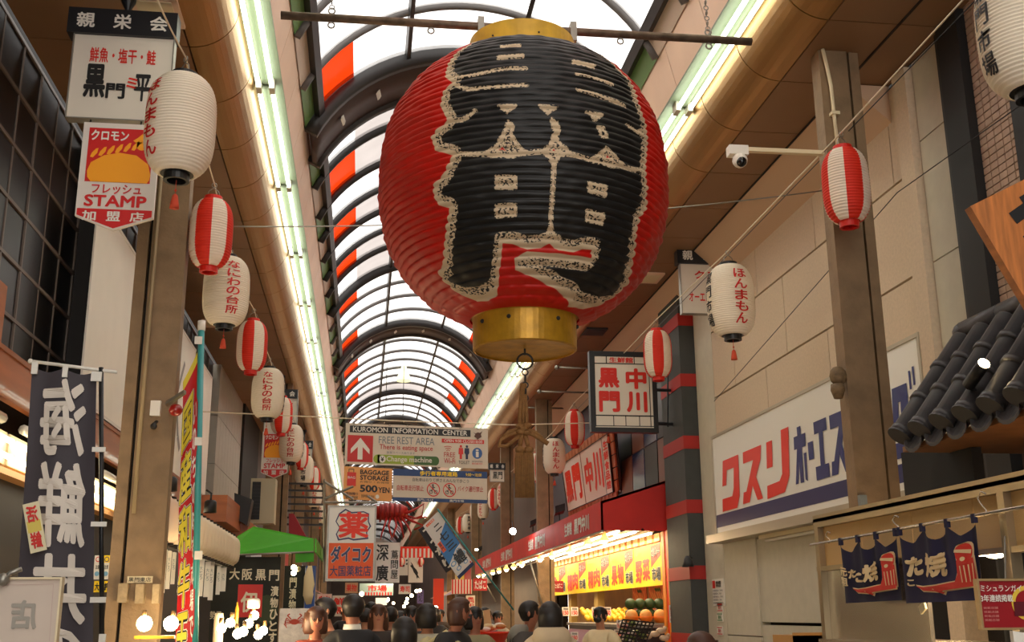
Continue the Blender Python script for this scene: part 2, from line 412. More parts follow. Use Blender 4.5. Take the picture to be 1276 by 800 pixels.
# far end wall and dark spaces beyond the shops
# ---------------------------------------------------------------- arcade columns
CONC = mat('weathered_beige_steel', S(138, 112, 82), .65, .1, noise=.2, nscale=7, bump=.35, bscale=40)
DGAP = mat('dark_gap', S(24, 18, 14), .9)
def column(x0, y, label, flip=1, top=5.61, w=.315):
    r = T('column', label, 'column', (x0 + flip * w / 2, y + .2, 0))
    a, b_ = sorted((x0, x0 + flip * w * .70))
    MB().box(a, b_, y, y + .14, 0, top).build('column_shaft', CONC, r)
    a, b_ = sorted((x0 + flip * w * .70, x0 + flip * w * .77)); MB().box(a, b_, y + .06, y + .14, 0, top).build('shadow_gap', DGAP, r)
    a, b_ = sorted((x0 + flip * w * .77, x0 + flip * w)); MB().box(a, b_, y + .01, y + .14, 0, top).build('flange', CONC, r)
    return r
cr = column(3.268, 7.02, 'tall beige steel column on the right, in front of the drugstore board')
b = MB().tube([(3.29, 6.99, 5.6), (3.31, 6.985, 5.45), (3.33, 6.99, 5.3), (3.34, 6.99, 4.74)], .014, 8); b.build('conduit', CREAM, cr, True)
b = MB()
for z in (5.08, 4.74): b.box(3.31, 3.37, 6.965, 7.02, z - .012, z + .012)
b.build('conduit_clip', CREAM, cr)
MB().box(3.24, 3.50, 6.98, 7.02, 4.58, 4.64).build('clamp_band', STEEL, cr)
b = MB().ball((3.215, 7.04, 3.12), .07, 10, (.9, .7, 1)); b.lathe([(.03, -.10), (.05, -.04), (.045, 0)], (3.20, 7.03, 3.06), 10); b.build('old_lamp_socket', mat('grimy_brass', S(120, 96, 66), .7, noise=.4, nscale=30), cr, True)
MB().box(3.27, 3.32, 6.985, 7.02, 2.18, 2.30).build('notice_sticker', mat('sticker_blue', S(120, 126, 124), .5), cr)
xl = atY(200, 735, 8.1).x; xw = atY(133, 735, 8.1).x
cl = column(xl, 8.1, 'tall beige steel column on the left, behind the dark banner', -1, 5.61, xl - xw)
w_ = xl - xw
b = MB().tube([(xl - w_ * .60, 8.07, 5.5), (xl - w_ * .60, 8.07, 2.25)], .014, 8); b.build('conduit', mat('dull_conduit', S(160, 140, 106), .6), cl, True)
SWITCH = mat('switch_box', S(150, 130, 100), .6, noise=.2, nscale=30)
for px, py, s in ((154, 739, 11), (175, 740, 10), (195, 740, 8)):
    c = atY(px, py, 8.06); MB().box(c.x - s * .0028, c.x + s * .0028, 8.02, 8.1, c.z - .065, c.z + .065).build('switch_box', SWITCH, cl)
c = atY(174, 722, 8.08); n_ = Sign('', '', '', (c.x - .085, 8.09, c.z + .022), (.17, 0, 0), (0, 0, -.045), (0, 0, 10, 3), .006, CREAM, root=cl); n_.text('黒門東店', .6, .5, 9.4, 2.5, BLACK, .01); n_.done()
c = atY(194, 509, 8.08); MB().box(c.x - .035, c.x + .035, 8.06, 8.1, c.z - .055, c.z + .055).build('sticker', WHITE, cl)
c = atY(192, 528, 8.0); MB().tube([(c.x, 8.09, c.z + .03), (c.x, 8.0, c.z)], .012, 6).ball((c.x, 7.99, c.z - .02), .025, 8).build('key_hook', DARK, cl)
ANG = mat('red_signal_lamp', S(150, 24, 16), .3, coat=.5)
c = atY(219, 511, 8.0); MB().ball((c.x, c.y, c.z), .05, 12, (1, 1, .9)).build('red_lamp', ANG, cl, True)
c = atY(219, 498, 8.0); MB().obox((c.x - .08, 8.05, c.z - .03), (.14, -.1, .07), (.01, .05, 0), (0, 0, .025)).build('lamp_bracket', STEEL, cl)
for (px, fl, y, lb) in ((331, 1, 19.8, 'beige steel column behind the small stamp shop sign on the left'),):
    x = atY(px, 590, y).x; column(x, y, lb, 1, 5.61, .40)
for (px, lb) in ((666, 'beige steel column rising behind the red awning'), (621, 'slender beige column farther down the right row, left of the rope tassel')):
    Y = atX(px, 700, 3.2).y; column(3.268, Y, lb)
for k, y in enumerate((34, 44)):
    column(3.268, y, ('beige column far down the right side beyond the striped stall', 'farthest beige column on the right side')[k])
for k, y in enumerate((27., 36, 46)):
    column(-1.45, y, ('beige column beyond the green awning on the left', 'distant beige column on the left, behind the orange drug sign', 'farthest beige column on the left side')[k], -1)

# ---------------------------------------------------------------- right buildings
WB = mat('speckled_beige_wall', S(214, 192, 164), .75, noise=.08, nscale=40, bump=.15, bscale=80)
WB2 = mat('pale_panel', S(206, 198, 176), .6, noise=.05, nscale=10)
WG = mat('charcoal_wall', S(58, 58, 56), .6, noise=.15)
wr = T('wall_right', '', ''); del wr['label'], wr['category']; wr['kind'] = 'structure'
MB().box(4.16, 4.4, -8, 14.1, 0, 6).build('wall_core', DGAP, wr); MB().box(4.16, 4.4, 14.1, 24, 2.62, 6).build('wall_core', DGAP, wr); MB().box(4.16, 4.4, 24, 90, 0, 6).build('wall_core', DGAP, wr)
zs = [2.45, 3.20, 3.985, 4.775, 5.58]
for zi in range(4):
    z0, z1 = zs[zi], zs[zi + 1]; sh = (.0, .75, .15, .8)[zi]; y = 7.34; ys = [7.34]
    q = 7.34 + (.72 + sh) % 1.5 + .2
    while q < 12.1: ys.append(q); q += 1.55
    ys.append(12.27)
    for a, c in zip(ys, ys[1:]): MB().box(4.05, 4.16, a + .007, c - .007, z0 + .010, z1 - .010).build('wall_panel', WB, wr)
MB().box(4.0, 4.16, 7.14, 7.34, 0, 5.58).build('pilaster', WB, wr)     # corner strip of the drugstore
MB().box(4.05, 4.16, 12.27, 12.95, 0, 5.6).build('pilaster', WB2, wr)
for z0, z1 in ((0, 1.3), (1.31, 2.4)): MB().box(4.05, 4.16, 11.2, 12.26, z0, z1).build('wall_panel', WB2, wr)
for z0, z1 in ((2.6, 4.0), (4.01, 4.95), (4.96, 5.6)): MB().box(4.06, 4.16, 6.72, 7.13, z0, z1).build('wall_panel', WB2, wr)
MB().box(4.02, 4.16, 6.60, 6.71, 0, 5.6).build('dark_post', WG, wr)
MB().box(3.97, 4.16, 6.33, 6.60, 0, 5.6).build('dark_post', mat('black_frame', S(20, 19, 19), .5), wr)
MB().box(4.02, 4.16, 4.2, 5.93, 0, 5.6).build('dark_post', mat('black_frame', (0,)), wr)
# mosaic tiles: a grid of small tiles standing proud of dark grout
TILE = mat('pinkish_mosaic_tile', S(176, 146, 124), .4, noise=.12, nscale=20)
MB().box(4.05, 4.16, 5.9, 6.34, 0, 5.6).build('grout', mat('grout', S(70, 56, 46), .9), wr)
tm = MB(); z = 3.0
while z < 5.6:
    for i in range(5): tm.box(4.035, 4.052, 5.905 + i * .086, 5.905 + i * .086 + .078, z, z + .044)
    z += .052
o = tm.build('mosaic_tile', TILE, wr); o['kind'] = 'stuff'
for k in range(4): MB().box(3.98, 4.03, 5.55 - k * .16, 5.6 - k * .16, 3.2, 5.6).build('black_louvre', mat('black_louvre', S(30, 30, 32), .4), wr)
# cornice between wall and soffit
MB().prism([(3.70, 7.5, 5.60), (4.06, 7.5, 5.60), (4.06, 7.5, 5.28)], (0, 60, 0)).build('cornice', mat('cornice_paint', S(206, 172, 142), .6), wr)
MB().box(3.688, 3.70, -8, 90, 5.595, 5.612).build('cornice_edge', JOINT, wr)
# dark inner wall of the grocer beyond the striped post, and plain dark fronts beyond
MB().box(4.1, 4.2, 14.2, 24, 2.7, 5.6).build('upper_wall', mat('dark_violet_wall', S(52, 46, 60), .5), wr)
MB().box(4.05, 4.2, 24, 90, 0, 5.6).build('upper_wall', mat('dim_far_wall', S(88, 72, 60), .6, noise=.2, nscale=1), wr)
st = T('striped_pillar', 'charcoal corner pillar with red bands beside the grocery', 'pillar', (4.15, 13.3, 0))
MB().box(3.86, 4.3, 12.97, 13.9, 0, 5.6).build('shaft', mat('charcoal_render', S(68, 70, 68), .7, noise=.1), st)
zz = 1.15
while zz < 5.5:
    MB().box(3.852, 4.3, 12.962, 13.9, zz, zz + .16).build('red_band', mat('red_band', S(176, 34, 26), .6), st); zz += .78

# left buildings
wl = T('wall_left', '', ''); del wl['label'], wl['category']; wl['kind'] = 'structure'
GLD = mat('dark_window_glass', S(6, 7, 10), .35, 0, spec=.25); MUL = mat('bronze_mullion', S(112, 98, 88), .5, .1)
MB().box(-2.8, -2.62, -8, 90, 0, 6).build('wall_core', DGAP, wl)
YM0 = 5.8; NY = 13; DY = .46; ZM0 = 3.3; 
pm = None
for i in range(28):
    for j in range(6):
        y = 5.34 + i * DY; z = 3.23 + j * .396
        if z + .38 > 5.62: continue
        if pm is None: o = MB().box(0, .02, 0, DY - .03, 0, .366).build('pane', GLD, wl); pm = o.data; o.location = (-2.58, y + .015, z + .015)
        else: inst('pane', pm, wl, (-2.58 - .006 * ((i * 7 + j * 3) % 3), y + .015, z + .015))
for j in range(7): 
    z = 3.23 + j * .396
    MB()  .box(-2.58, -2.555, 5.34, 18.3, z - .012, z + .016).build('transom', MUL, wl)
for i in range(29):
    y = 5.34 + i * DY; MB().box(-2.58, -2.558, y - .01, y + .012, 3.2, 5.61).build('mullion', MUL, wl)
MB().box(-2.6, -2.42, 9.5, 10.2, 3.2, 5.61).build('dark_pier', mat('black_brown', S(34, 28, 24), .7), wl)
PLK = mat('white_cladding', S(186, 180, 166), .6, noise=.06)
for i in range(9):
    for z0, z1 in ((3.2, 3.95), (3.96, 4.75), (4.76, 5.61)):
        MB().box(-2.6, -2.45, 18.35 + i * .4, 18.74 + i * .4, z0, z1).build('cladding_panel', PLK, wl)
MB().box(-2.6, -2.40, 21.9, 25, 2.6, 5.61).build('dark_pier', mat('black_brown', (0,)), wl)
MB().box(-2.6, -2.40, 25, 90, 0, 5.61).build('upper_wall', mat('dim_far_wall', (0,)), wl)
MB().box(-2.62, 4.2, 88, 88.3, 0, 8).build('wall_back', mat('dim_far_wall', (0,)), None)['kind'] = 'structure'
# ================================================================ THE GREAT LANTERN
LAN = {"outer":[[-0.5619999999999999,0.95],[-0.592,0.475],[-0.566,0.368],[-0.505,0.312],[-0.549,0.279],[-0.56,0.184],[-0.504,0.083],[-0.572,0.051],[-0.606,0.016],[-0.58,-0.06],[-0.475,-0.109],[-0.532,-0.193],[-0.603,-0.235],[-0.613,-0.293],[-0.587,-0.337],[-0.529,-0.359],[-0.557,-0.418],[-0.598,-0.474],[-0.672,-0.554],[-0.716,-0.586],[-0.797,-0.603],[-0.82,-0.636],[-0.789,-0.703],[-0.673,-0.742],[-0.519,-0.749],[-0.394,-0.731],[-0.336,-0.692],[-0.276,-0.617],[-0.247,-0.543],[-0.184,-0.549],[-0.095,-0.57],[-0.009,-0.562],[0.043,-0.544],[0.107,-0.571],[0.212,-0.571],[0.265,-0.553],[0.335,-0.549],[0.354,-0.585],[0.201,-0.585],[0.046,-0.584],[-0.094,-0.579],[-0.18,-0.604],[-0.181,-0.651],[-0.035,-0.679],[0.171,-0.716],[0.355,-0.739],[0.472,-0.762],[0.733,-0.756],[0.88,-0.729],[0.937,-0.666],[0.92,-0.624],[0.854,-0.593],[0.74,-0.54],[0.642,-0.443],[0.612,-0.351],[0.668,-0.291],[0.632,-0.234],[0.639,-0.194],[0.617,-0.145],[0.613,-0.076],[0.639,0.058],[0.641,0.185],[0.614,0.282],[0.637,0.407],[0.65,0.474],[0.599,0.517],[0.579,0.95]],"isl":[[[-0.188,0.036],[-0.16,0.013],[-0.169,-0.038],[-0.142,-0.088],[-0.103,-0.131],[-0.162,-0.154],[-0.274,-0.147],[-0.311,-0.123],[-0.249,-0.091],[-0.208,-0.022]],[[0.023,0.051],[0.055,0.036],[0.067,-0.006],[0.054,-0.05],[0.078,-0.085],[0.128,-0.118],[0.066,-0.148],[0.038,-0.199],[0.009,-0.153],[-0.035,-0.126],[0.017,-0.09],[0.038,-0.022]],[[0.317,-0.061],[0.362,-0.077],[0.432,-0.128],[0.359,-0.158],[0.224,-0.146],[0.288,-0.093]],[[-0.233,0.119],[-0.148,0.118],[-0.192,0.08]],[[-0.032,0.119],[0.057,0.115],[0.007,0.076]],[[0.211,0.11],[0.311,0.118],[0.259,0.07]],[[0.272,0.042],[0.31,0.046],[0.333,-0.002],[0.294,-0.015]],[[-0.254,-0.243],[-0.152,-0.249],[-0.153,-0.306],[-0.256,-0.301]],[[-0.263,-0.379],[-0.155,-0.38],[-0.157,-0.433],[-0.269,-0.432]],[[0.225,-0.254],[0.336,-0.256],[0.334,-0.307],[0.23,-0.3]],[[0.235,-0.386],[0.347,-0.386],[0.354,-0.436],[0.241,-0.433]],[[0.036,-0.467],[0.066,-0.506],[0.12,-0.544],[-0.021,-0.55],[0.018,-0.508]],[[-0.258,0.452],[-0.108,0.453],[-0.109,0.429],[-0.255,0.427]],[[0.185,0.436],[0.331,0.439],[0.313,0.409],[0.178,0.41]],[[-0.251,0.541],[-0.127,0.538],[-0.127,0.515],[-0.247,0.518]]],"reds":[[[-0.217,-0.094],[-0.198,-0.119],[-0.238,-0.117]],[[0.332,-0.096],[0.352,-0.113],[0.312,-0.122]],[[0.037,-0.105],[0.049,-0.121],[0.025,-0.123]]],"lines":[[[0.038,-0.191],[0.036,-0.284],[0.034,-0.396],[0.037,-0.474]],[[-0.474,-0.106],[-0.365,-0.12],[-0.274,-0.134],[-0.162,-0.142],[-0.103,-0.135],[-0.035,-0.126],[0.098,-0.125],[0.184,-0.14],[0.26,-0.148],[0.399,-0.141],[0.517,-0.131],[0.606,-0.105]],[[-0.485,0.074],[-0.421,0.069],[-0.357,0.108]],[[-0.555,0.353],[-0.43,0.335],[-0.315,0.339],[-0.248,0.345],[-0.097,0.347]],[[-0.497,0.3],[-0.4,0.242],[-0.264,0.234],[-0.094,0.239]],[[0.178,0.337],[0.318,0.339],[0.41,0.331]],[[0.173,0.234],[0.309,0.225],[0.47,0.21]],[[0.47,0.098],[0.559,0.09],[0.618,0.079]],[[0.559,0.09],[0.647,0.145]]]}
LX, LY, LZ = .8333, 5.692, 3.859; LR = .80; LH = .7716
def lprof(z):
    s = np.clip(np.abs(z) / (LH * 1.06), 0, 1); return LR * (1 - s ** 2.35) ** (1 / 2.1)
def seg_dist(P, poly, closed=True):
    d = np.full(len(P), 9.0); n = len(poly)
    for i in range(n if closed else n - 1):
        a = np.array(poly[i]); b = np.array(poly[(i + 1) % n]); ab = b - a; L = max(1e-9, ab @ ab)
        t = np.clip(((P - a) @ ab) / L, 0, 1); q = P - a - t[:, None] * ab; d = np.minimum(d, np.hypot(q[:, 0], q[:, 1]))
    return d
def inside(P, poly):
    r = np.zeros(len(P), bool); n = len(poly)
    for i in range(n):
        (x1, y1), (x2, y2) = poly[i], poly[(i + 1) % n]
        if y1 == y2: continue
        c = ((y1 > P[:, 1]) != (y2 > P[:, 1])) & (P[:, 0] < (x2 - x1) * (P[:, 1] - y1) / (y2 - y1) + x1); r ^= c
    return r
def lantern_material():
    m = bpy.data.materials.new('painted_lantern_cloth'); m.use_nodes = True; nt = m.node_tree; b = nt.nodes['Principled BSDF']
    N = lambda t, **k: (lambda x: ([setattr(x, a, v) for a, v in k.items()], x)[1])(nt.nodes.new(t)); Lk = nt.links.new
    at = N('ShaderNodeAttribute', attribute_name='ink'); 
    tc = N('ShaderNodeTexCoord'); mp = N('ShaderNodeMapping'); mp.inputs['Scale'].default_value = (1, 1, 1.3); Lk(tc.outputs['Object'], mp.inputs[0])
    vo = N('ShaderNodeTexNoise'); vo.inputs['Scale'].default_value = 80; vo.inputs['Detail'].default_value = 2; Lk(mp.outputs[0], vo.inputs['Vector'])
    th = N('ShaderNodeMath', operation='GREATER_THAN'); th.inputs[1].default_value = .47; Lk(vo.outputs['Fac'], th.inputs[0])
    def step(lo, hi):
        r = N('ShaderNodeMapRange'); r.inputs['From Min'].default_value = lo; r.inputs['From Max'].default_value = hi; Lk(at.outputs['Fac'], r.inputs['Value']); return r
    ramp = lambda x, c0, c1: None
    def mix(f, a, b_):
        x = N('ShaderNodeMix', data_type='RGBA'); Lk(f, x.inputs['Factor'])
        for s, v in ((6, a), (7, b_)):
            if isinstance(v, tuple): x.inputs[s].default_value = v
            else: Lk(v, x.inputs[s])
        return x.outputs[2]
    red = (.50, .010, .004, 1); cream = S(214, 190, 156) + (1,); blk = S(24, 22, 22) + (1,)
    nz = N('ShaderNodeTexNoise'); nz.inputs['Scale'].default_value = 2.5; Lk(tc.outputs['Object'], nz.inputs['Vector'])
    redv = mix(nz.outputs['Fac'], (.42, .005, .002, 1), (.72, .010, .003, 1))
    dust = mix(nz.outputs['Fac'], S(18, 17, 17) + (1,), S(40, 38, 36) + (1,))
    scr = mix(th.outputs[0], blk, cream)
    c = mix(step(-.002, .001).outputs[0], redv, cream)
    c = mix(step(.022, .024).outputs[0], c, scr)
    c = mix(step(.050, .053).outputs[0], c, dust)
    Lk(c, b.inputs['Base Color']); b.inputs['Roughness'].default_value = .48; b.inputs['Specular IOR Level'].default_value = .4
    tr = N('ShaderNodeBsdfTranslucent'); Lk(c, tr.inputs[0]); mx = N('ShaderNodeMixShader'); mx.inputs[0].default_value = .12
    Lk(b.outputs[0], mx.inputs[1]); Lk(tr.outputs[0], mx.inputs[2]); Lk(mx.outputs[0], nt.nodes['Material Output'].inputs[0])
    return m
def great_lantern():
    root = T('giant_lantern', 'giant round red paper lantern painted with a huge black character', 'lantern', (LX, LY, LZ - LH))
    nr, per = 44, 8; nz = nr * per + 1
    th = np.concatenate([np.linspace(-100, 100, 560, endpoint=False), np.linspace(100, 260, 90, endpoint=False)]) * PI / 180   # 0 faces the camera
    nt_ = len(th); zs_ = np.linspace(-LH, LH, nz)
    Z, TH = np.meshgrid(zs_, th, indexing='ij')
    k = np.arange(nz)[:, None] / per; fr = k - np.floor(k); ri = np.floor(k)
    rs = np.random.RandomState(3); ph = rs.rand(nr + 1, 6) * 6.28
    am = np.ones_like(Z)
    for j, w in enumerate((3, 7, 13, 23, 37)): am += .16 * np.sin(w * TH + ph[np.clip(ri.astype(int), 0, nr), j][:, :] if False else w * TH + ph[np.clip(ri[:, 0].astype(int), 0, nr), j][:, None])
    low = np.clip((-Z - .2) / .6, 0, 1)
    A = (.0115 + .008 * low) * am
    Rr = lprof(Z) + A * np.sin(PI * fr) ** .8 - .004
    X = Rr * np.sin(TH); Y = -Rr * np.cos(TH)
    V = np.stack([X, Y, Z], -1).reshape(-1, 3)
    i = np.arange(nz - 1)[:, None] * nt_; j = np.arange(nt_)[None, :]; j2 = (j + 1) % nt_
    F = np.stack([i + j, i + j2, i + nt_ + j2, i + nt_ + j], -1).reshape(-1, 4)
    me = bpy.data.meshes.new('lantern_body'); me.vertices.add(len(V)); me.vertices.foreach_set('co', V.ravel().astype('f'))
    me.loops.add(F.size); me.loops.foreach_set('vertex_index', F.ravel().astype('i')); me.polygons.add(len(F))
    me.polygons.foreach_set('loop_start', np.arange(0, F.size, 4, dtype='i')); me.polygons.foreach_set('use_smooth', np.ones(len(F), bool))
    me.update(calc_edges=True)
    P = np.stack([(TH * LR), Z], -1).reshape(-1, 2)
    d = seg_dist(P, LAN['outer']); ins = inside(P, LAN['outer']); d = np.where(ins, d, -d)
    for q in LAN['isl']:
        s = seg_dist(P, q); n_ = inside(P, q); dd = np.where(n_, .014 + .7 * s, .016 + 5 * s); d = np.where(d > 0, np.minimum(d, dd), d)
    for q in LAN['lines']:
        s = seg_dist(P, q, False); w = .010; dd = np.where(s < w * .55, .016, .02 + 3.5 * (s - w * .5)); d = np.where(d > 0, np.minimum(d, dd), d)
    for q in LAN['reds']: d = np.where(inside(P, q), -.01, d)
    at = me.attributes.new('ink', 'FLOAT', 'POINT'); at.data.foreach_set('value', d.astype('f'))
    me.materials.append(lantern_material())
    o = inst('lantern_body', me, root, (0, 0, LH))
    z0 = LZ - LH
    b = MB().lathe([(.30, .02), (.295, .015), (.283, .0), (.281, -.165), (.268, -.17), (.27, -.16), (.10, -.155)], (LX, LY, z0), 56)
    cb = b.build('bottom_cap', GOLD, root, False)
    b = MB()
    for a in (-60, -25, 30, 75, 120): 
        x = LX + .284 * math.sin(math.radians(a)); y = LY - .284 * math.cos(math.radians(a)); b.ball((x, y, z0 - .045), .012, 8)
    b.build('rivet', DARK, cb)
    b = MB().lathe([(.30, -.02), (.302, -.01), (.305, .12), (.29, .125), (.05, .12)], (LX, LY, LZ + LH), 56)
    ct = b.build('top_cap', mat('yellow_gold_lacquer', S(214, 166, 44), .45, .1, noise=.2, nscale=10), root, False)
    b = MB()
    for a in (-40, 10, 60): b.ball((LX + .307 * math.sin(math.radians(a)), LY - .307 * math.cos(math.radians(a)), LZ + LH + .04), .006, 6)
    b.build('rivet', DARK, ct)
    # carrying pipe through the top of the frame
    A_ = atY(350, 19, LY - .02); B_ = atY(936, 52, LY - .02)
    p = T('hanging_pipe', 'long rusty steel pipe across the arcade carrying the giant lantern', 'pipe', tuple((A_ + B_) / 2))
    MB().tube([A_, B_], .024, 14).build('pipe', mat('rusty_pipe', S(120, 100, 84), .5, .6, noise=.4, nscale=20), p, True)
    dv = (B_ - A_).normalized()
    for px in (410, 530, 766, 880):
        t = A_ + dv * ((px - 350) / 586 * (B_ - A_).length)
        MB().torus(t + Vector((0, 0, -.045)), .018, .005).build('eye_bolt', STEEL, p, True)
    for px in (410, 880):
        t = A_ + dv * ((px - 350) / 586 * (B_ - A_).length)
        MB().torus(t + Vector((0, 0, .045)), .018, .005).build('eye_bolt', STEEL, p, True)
        c = T('chain', ('thin chain holding the left end of the lantern pipe', 'thin chain holding the right end of the lantern pipe')[px > 500], 'chain', tuple(t + Vector((0, 0, .06))))
        b = MB(); top = 6.4 if px < 500 else 6.2; n = int((top - t.z - .06) / .035)
        for q in range(n): b.torus(t + Vector((-.0010 * q, 0, .07 + .035 * q)), .014, .0035, 'x' if q % 2 else 'y', 8, 4)
        o = b.build('chain_link', STEEL, c, True); o['kind'] = 'stuff'
    for px in (591, 706):
        t = A_ + dv * ((px - 350) / 586 * (B_ - A_).length)
        MB().box(t.x - .018, t.x + .018, t.y - .03, t.y + .03, t.z - .07, t.z + .05).build('hanger_plate', STEEL, p)
    # ring, chain and knotted rope tassel under it
    k = T('rope_tassel', 'brown knotted rope with two long tassels hanging under the giant lantern', 'tassel', (LX, LY, 2.0))
    zc = z0 - .17
    MB().torus((LX, LY, zc - .055), .042, .006, n=20).tube([(LX, LY, zc - .02), (LX, LY, zc + .03)], .006).build('iron_ring', DARK, k, True)
    b = MB()
    for q in range(5): b.torus((LX, LY, zc - .115 - q * .035), .016, .004, 'x' if q % 2 else 'y', 10, 5)
    b.build('chain', DARK, k, True)
    b = MB(); Q = lambda px, py, dy=0: atY(px, py, LY + dy)
    for dx in (-4, 0, 4): b.tube([Q(652 + dx * .4, 478), Q(652 + dx, 510), Q(652 + dx * 1.2, 538)], .010)
    b.tube([Q(650, 537), Q(636, 541), Q(624, 548), Q(622, 556), Q(631, 556), Q(640, 549), Q(650, 541)], .011)
    b.tube([Q(649, 533), Q(634, 538), Q(627, 545)], .009)
    b.tube([Q(653, 537), Q(664, 541), Q(674, 547), Q(683, 553)], .013); b.tube([Q(654, 534), Q(666, 538), Q(676, 546)], .010)
    b.tube([Q(651, 538), Q(649, 548), Q(648, 556)], .012); b.tube([Q(653, 538), Q(656, 548), Q(658, 556)], .012)
    for dx, dy in ((-4, 531), (5, 530), (-3, 538), (4, 539), (0, 534)): b.ball(Q(652 + dx, dy, -.012), .020, 8, (1.3, 1, .8))
    b.build('knotted_rope', BROWNROPE, k, True)
    for px in (648, 658.5):
        a, c = Q(px, 556), Q(px, 620)
        MB().lathe([(.010, .0), (.026, -.01), (.026, -.028), (.018, -.036)], a, 12).build('tassel_head', BROWNROPE, k, True)
        t_ = MB(); n = 14; L_ = a.z - c.z
        t_.lathe([(.018, -.034), (.024, -.06), (.025, -L_ + .01), (.022, -L_)], a, 10)
        for q in range(n):
            an = 2 * PI * q / n; x, y = .024 * math.cos(an), .024 * math.sin(an)
            t_.tube([a + Vector((x * .8, y * .8, -.036)), a + Vector((x, y, -.07)), a + Vector((x * 1.05, y * 1.05, -L_))], .0052, 5)
        o = t_.build('tassel_fringe', BROWNROPE, k, True)
great_lantern()

# ================================================================ STRINGS OF SMALL LANTERNS
PAPER = mat('white_lantern_paper', S(252, 240, 220), .65, trans=.25, noise=.03, nscale=3); PRED = mat('red_lantern_paper', S(232, 48, 22), .6, trans=.2)
INKR = mat('lantern_red_ink', S(206, 30, 22), .6); INKB = mat('lantern_black_ink', S(26, 24, 26), .6)
CAPB = mat('black_lantern_cap', S(22, 22, 22), .4); CAPR = mat('red_lantern_cap', S(210, 30, 14), .45); TAS = mat('orange_tassel', S(206, 74, 44), .8)
def small_prof(R, H, z):
    s = abs(z) / (H / 2 * 1.02); return R * max(0, 1 - s ** 3.6) ** .5 
def lantern_proto(kind):
    r = T('paper_lantern', '', 'lantern'); r['group'] = ''
    red = kind == 'red'; R, H = (.137, .44) if red else (.172, .53)
    if red: H = .46
    nr = 26 if red else 34; n = 40; vs, fs, ms = [], [], []
    for i in range(nr * 4 + 1):
        z = -H / 2 + H * i / (nr * 4); q = small_prof(R, H, z * .93) + (-.0040, .0012, .0030, .0012)[i % 4]
        if i % 2 == 0 or True: vs += [(q * math.cos(2 * PI * k / n), q * math.sin(2 * PI * k / n), z) for k in range(n)]
    b = MB()
    for i in range(nr * 4):
        for k in range(n):
            fs.append((i * n + k, i * n + (k + 1) % n, (i + 1) * n + (k + 1) % n, (i + 1) * n + k)); ms.append((k // 5) % 2 if red else 0)
    b.add(vs, fs); b.m = ms
    body = b.build('paper_body', [PAPER, PRED] if red else PAPER, r, True)
    q = small_prof(R, H, H / 2 * .93)
    cap = CAPR if red else CAPB; cr_ = .058 if red else .064
    MB().lathe([(q * .9, 0), (cr_, -.004), (cr_, .028), (cr_ * .75, .028), (cr_ * .75, .0)], (0, 0, H / 2), 20).build('top_cap', cap, r, False)
    MB().lathe([(cr_ * .75, 0), (cr_ * .75, -.036), (cr_, -.036), (cr_, .004), (q * .9, 0)], (0, 0, -H / 2), 20).build('bottom_cap', cap, r, False)
    MB().tube([(-.045, 0, H / 2 + .02), (-.03, 0, H / 2 + .07), (0, 0, H / 2 + .09), (.03, 0, H / 2 + .07), (.045, 0, H / 2 + .02)], .003, 5).torus((0, 0, H / 2 + .11), .016, .003).build('wire_handle', STEEL, r, True)
    if not red:
        t = MB().tube([(0, 0, -H / 2 - .03), (0, 0, -H / 2 - .11)], .002, 4).ball((0, 0, -H / 2 - .085), .007, 6)
        t.lathe([(.006, -.105), (.014, -.115), (.022, -.16), (.024, -.18)], (0, 0, -H / 2), 10); t.build('tassel', TAS, r, True)
        def col(txt, th0, m, hw=.05, zt=H * .40, zb=-H * .40):
            k_ = len(txt); g_ = MB(); ch = (zt - zb) / k_
            for i, c in enumerate(txt):
                a, f, asp = glyphs(c, .03)
                zc = zt - ch * (i + .5); vv = []
                ed = bpy.data.meshes.new('tmp')
                vv = [((x - .5) * 2 * hw, zc + (y - .5) * ch * .88) for x, y in a]
                out = []
                for u, z in vv:
                    rr = small_prof(R, H, z * .93) + .006; t_ = th0 + u / R; out.append((rr * math.cos(t_), rr * math.sin(t_), z))
                g_.add(out, f)
            return g_.build('lettering', m, body)
        if kind == 'honma':
            col('ほんまもん', -PI / 2, INKR); col('黒門市場', -PI / 2 - 1.62, INKB, .045)
        else:
            col('なにわの台所', -PI / 2, INKR); col('黒門市場', -PI / 2 + 1.55, INKB, .045)
    return r
LP = {k: lantern_proto(k) for k in ('honma', 'naniwa', 'red')}
used = set()
def hang(kind, px, pt, pb, w, rot, label, group, sc=1):
    H = .46 if kind == 'red' else .53
    c = atW(px, (pt + pb) / 2, w)
    zt, zb = atY(px, pt, c.y).z, atY(px, pb, c.y).z
    s = (zt - zb) / H
    if kind not in used: r = LP[kind]; used.add(kind)
    else: r = copy_tree(LP[kind])
    r.location = c; r.rotation_euler = (0, 0, math.radians(rot)); r.scale = (s * sc, s * sc, s)
    r['label'] = label; r['group'] = group; r['category'] = 'lantern'
    return c + Vector((0, 0, (H / 2 + .12) * s))
GL, GR = 'paper lanterns strung along the left side', 'paper lanterns strung along the right side'
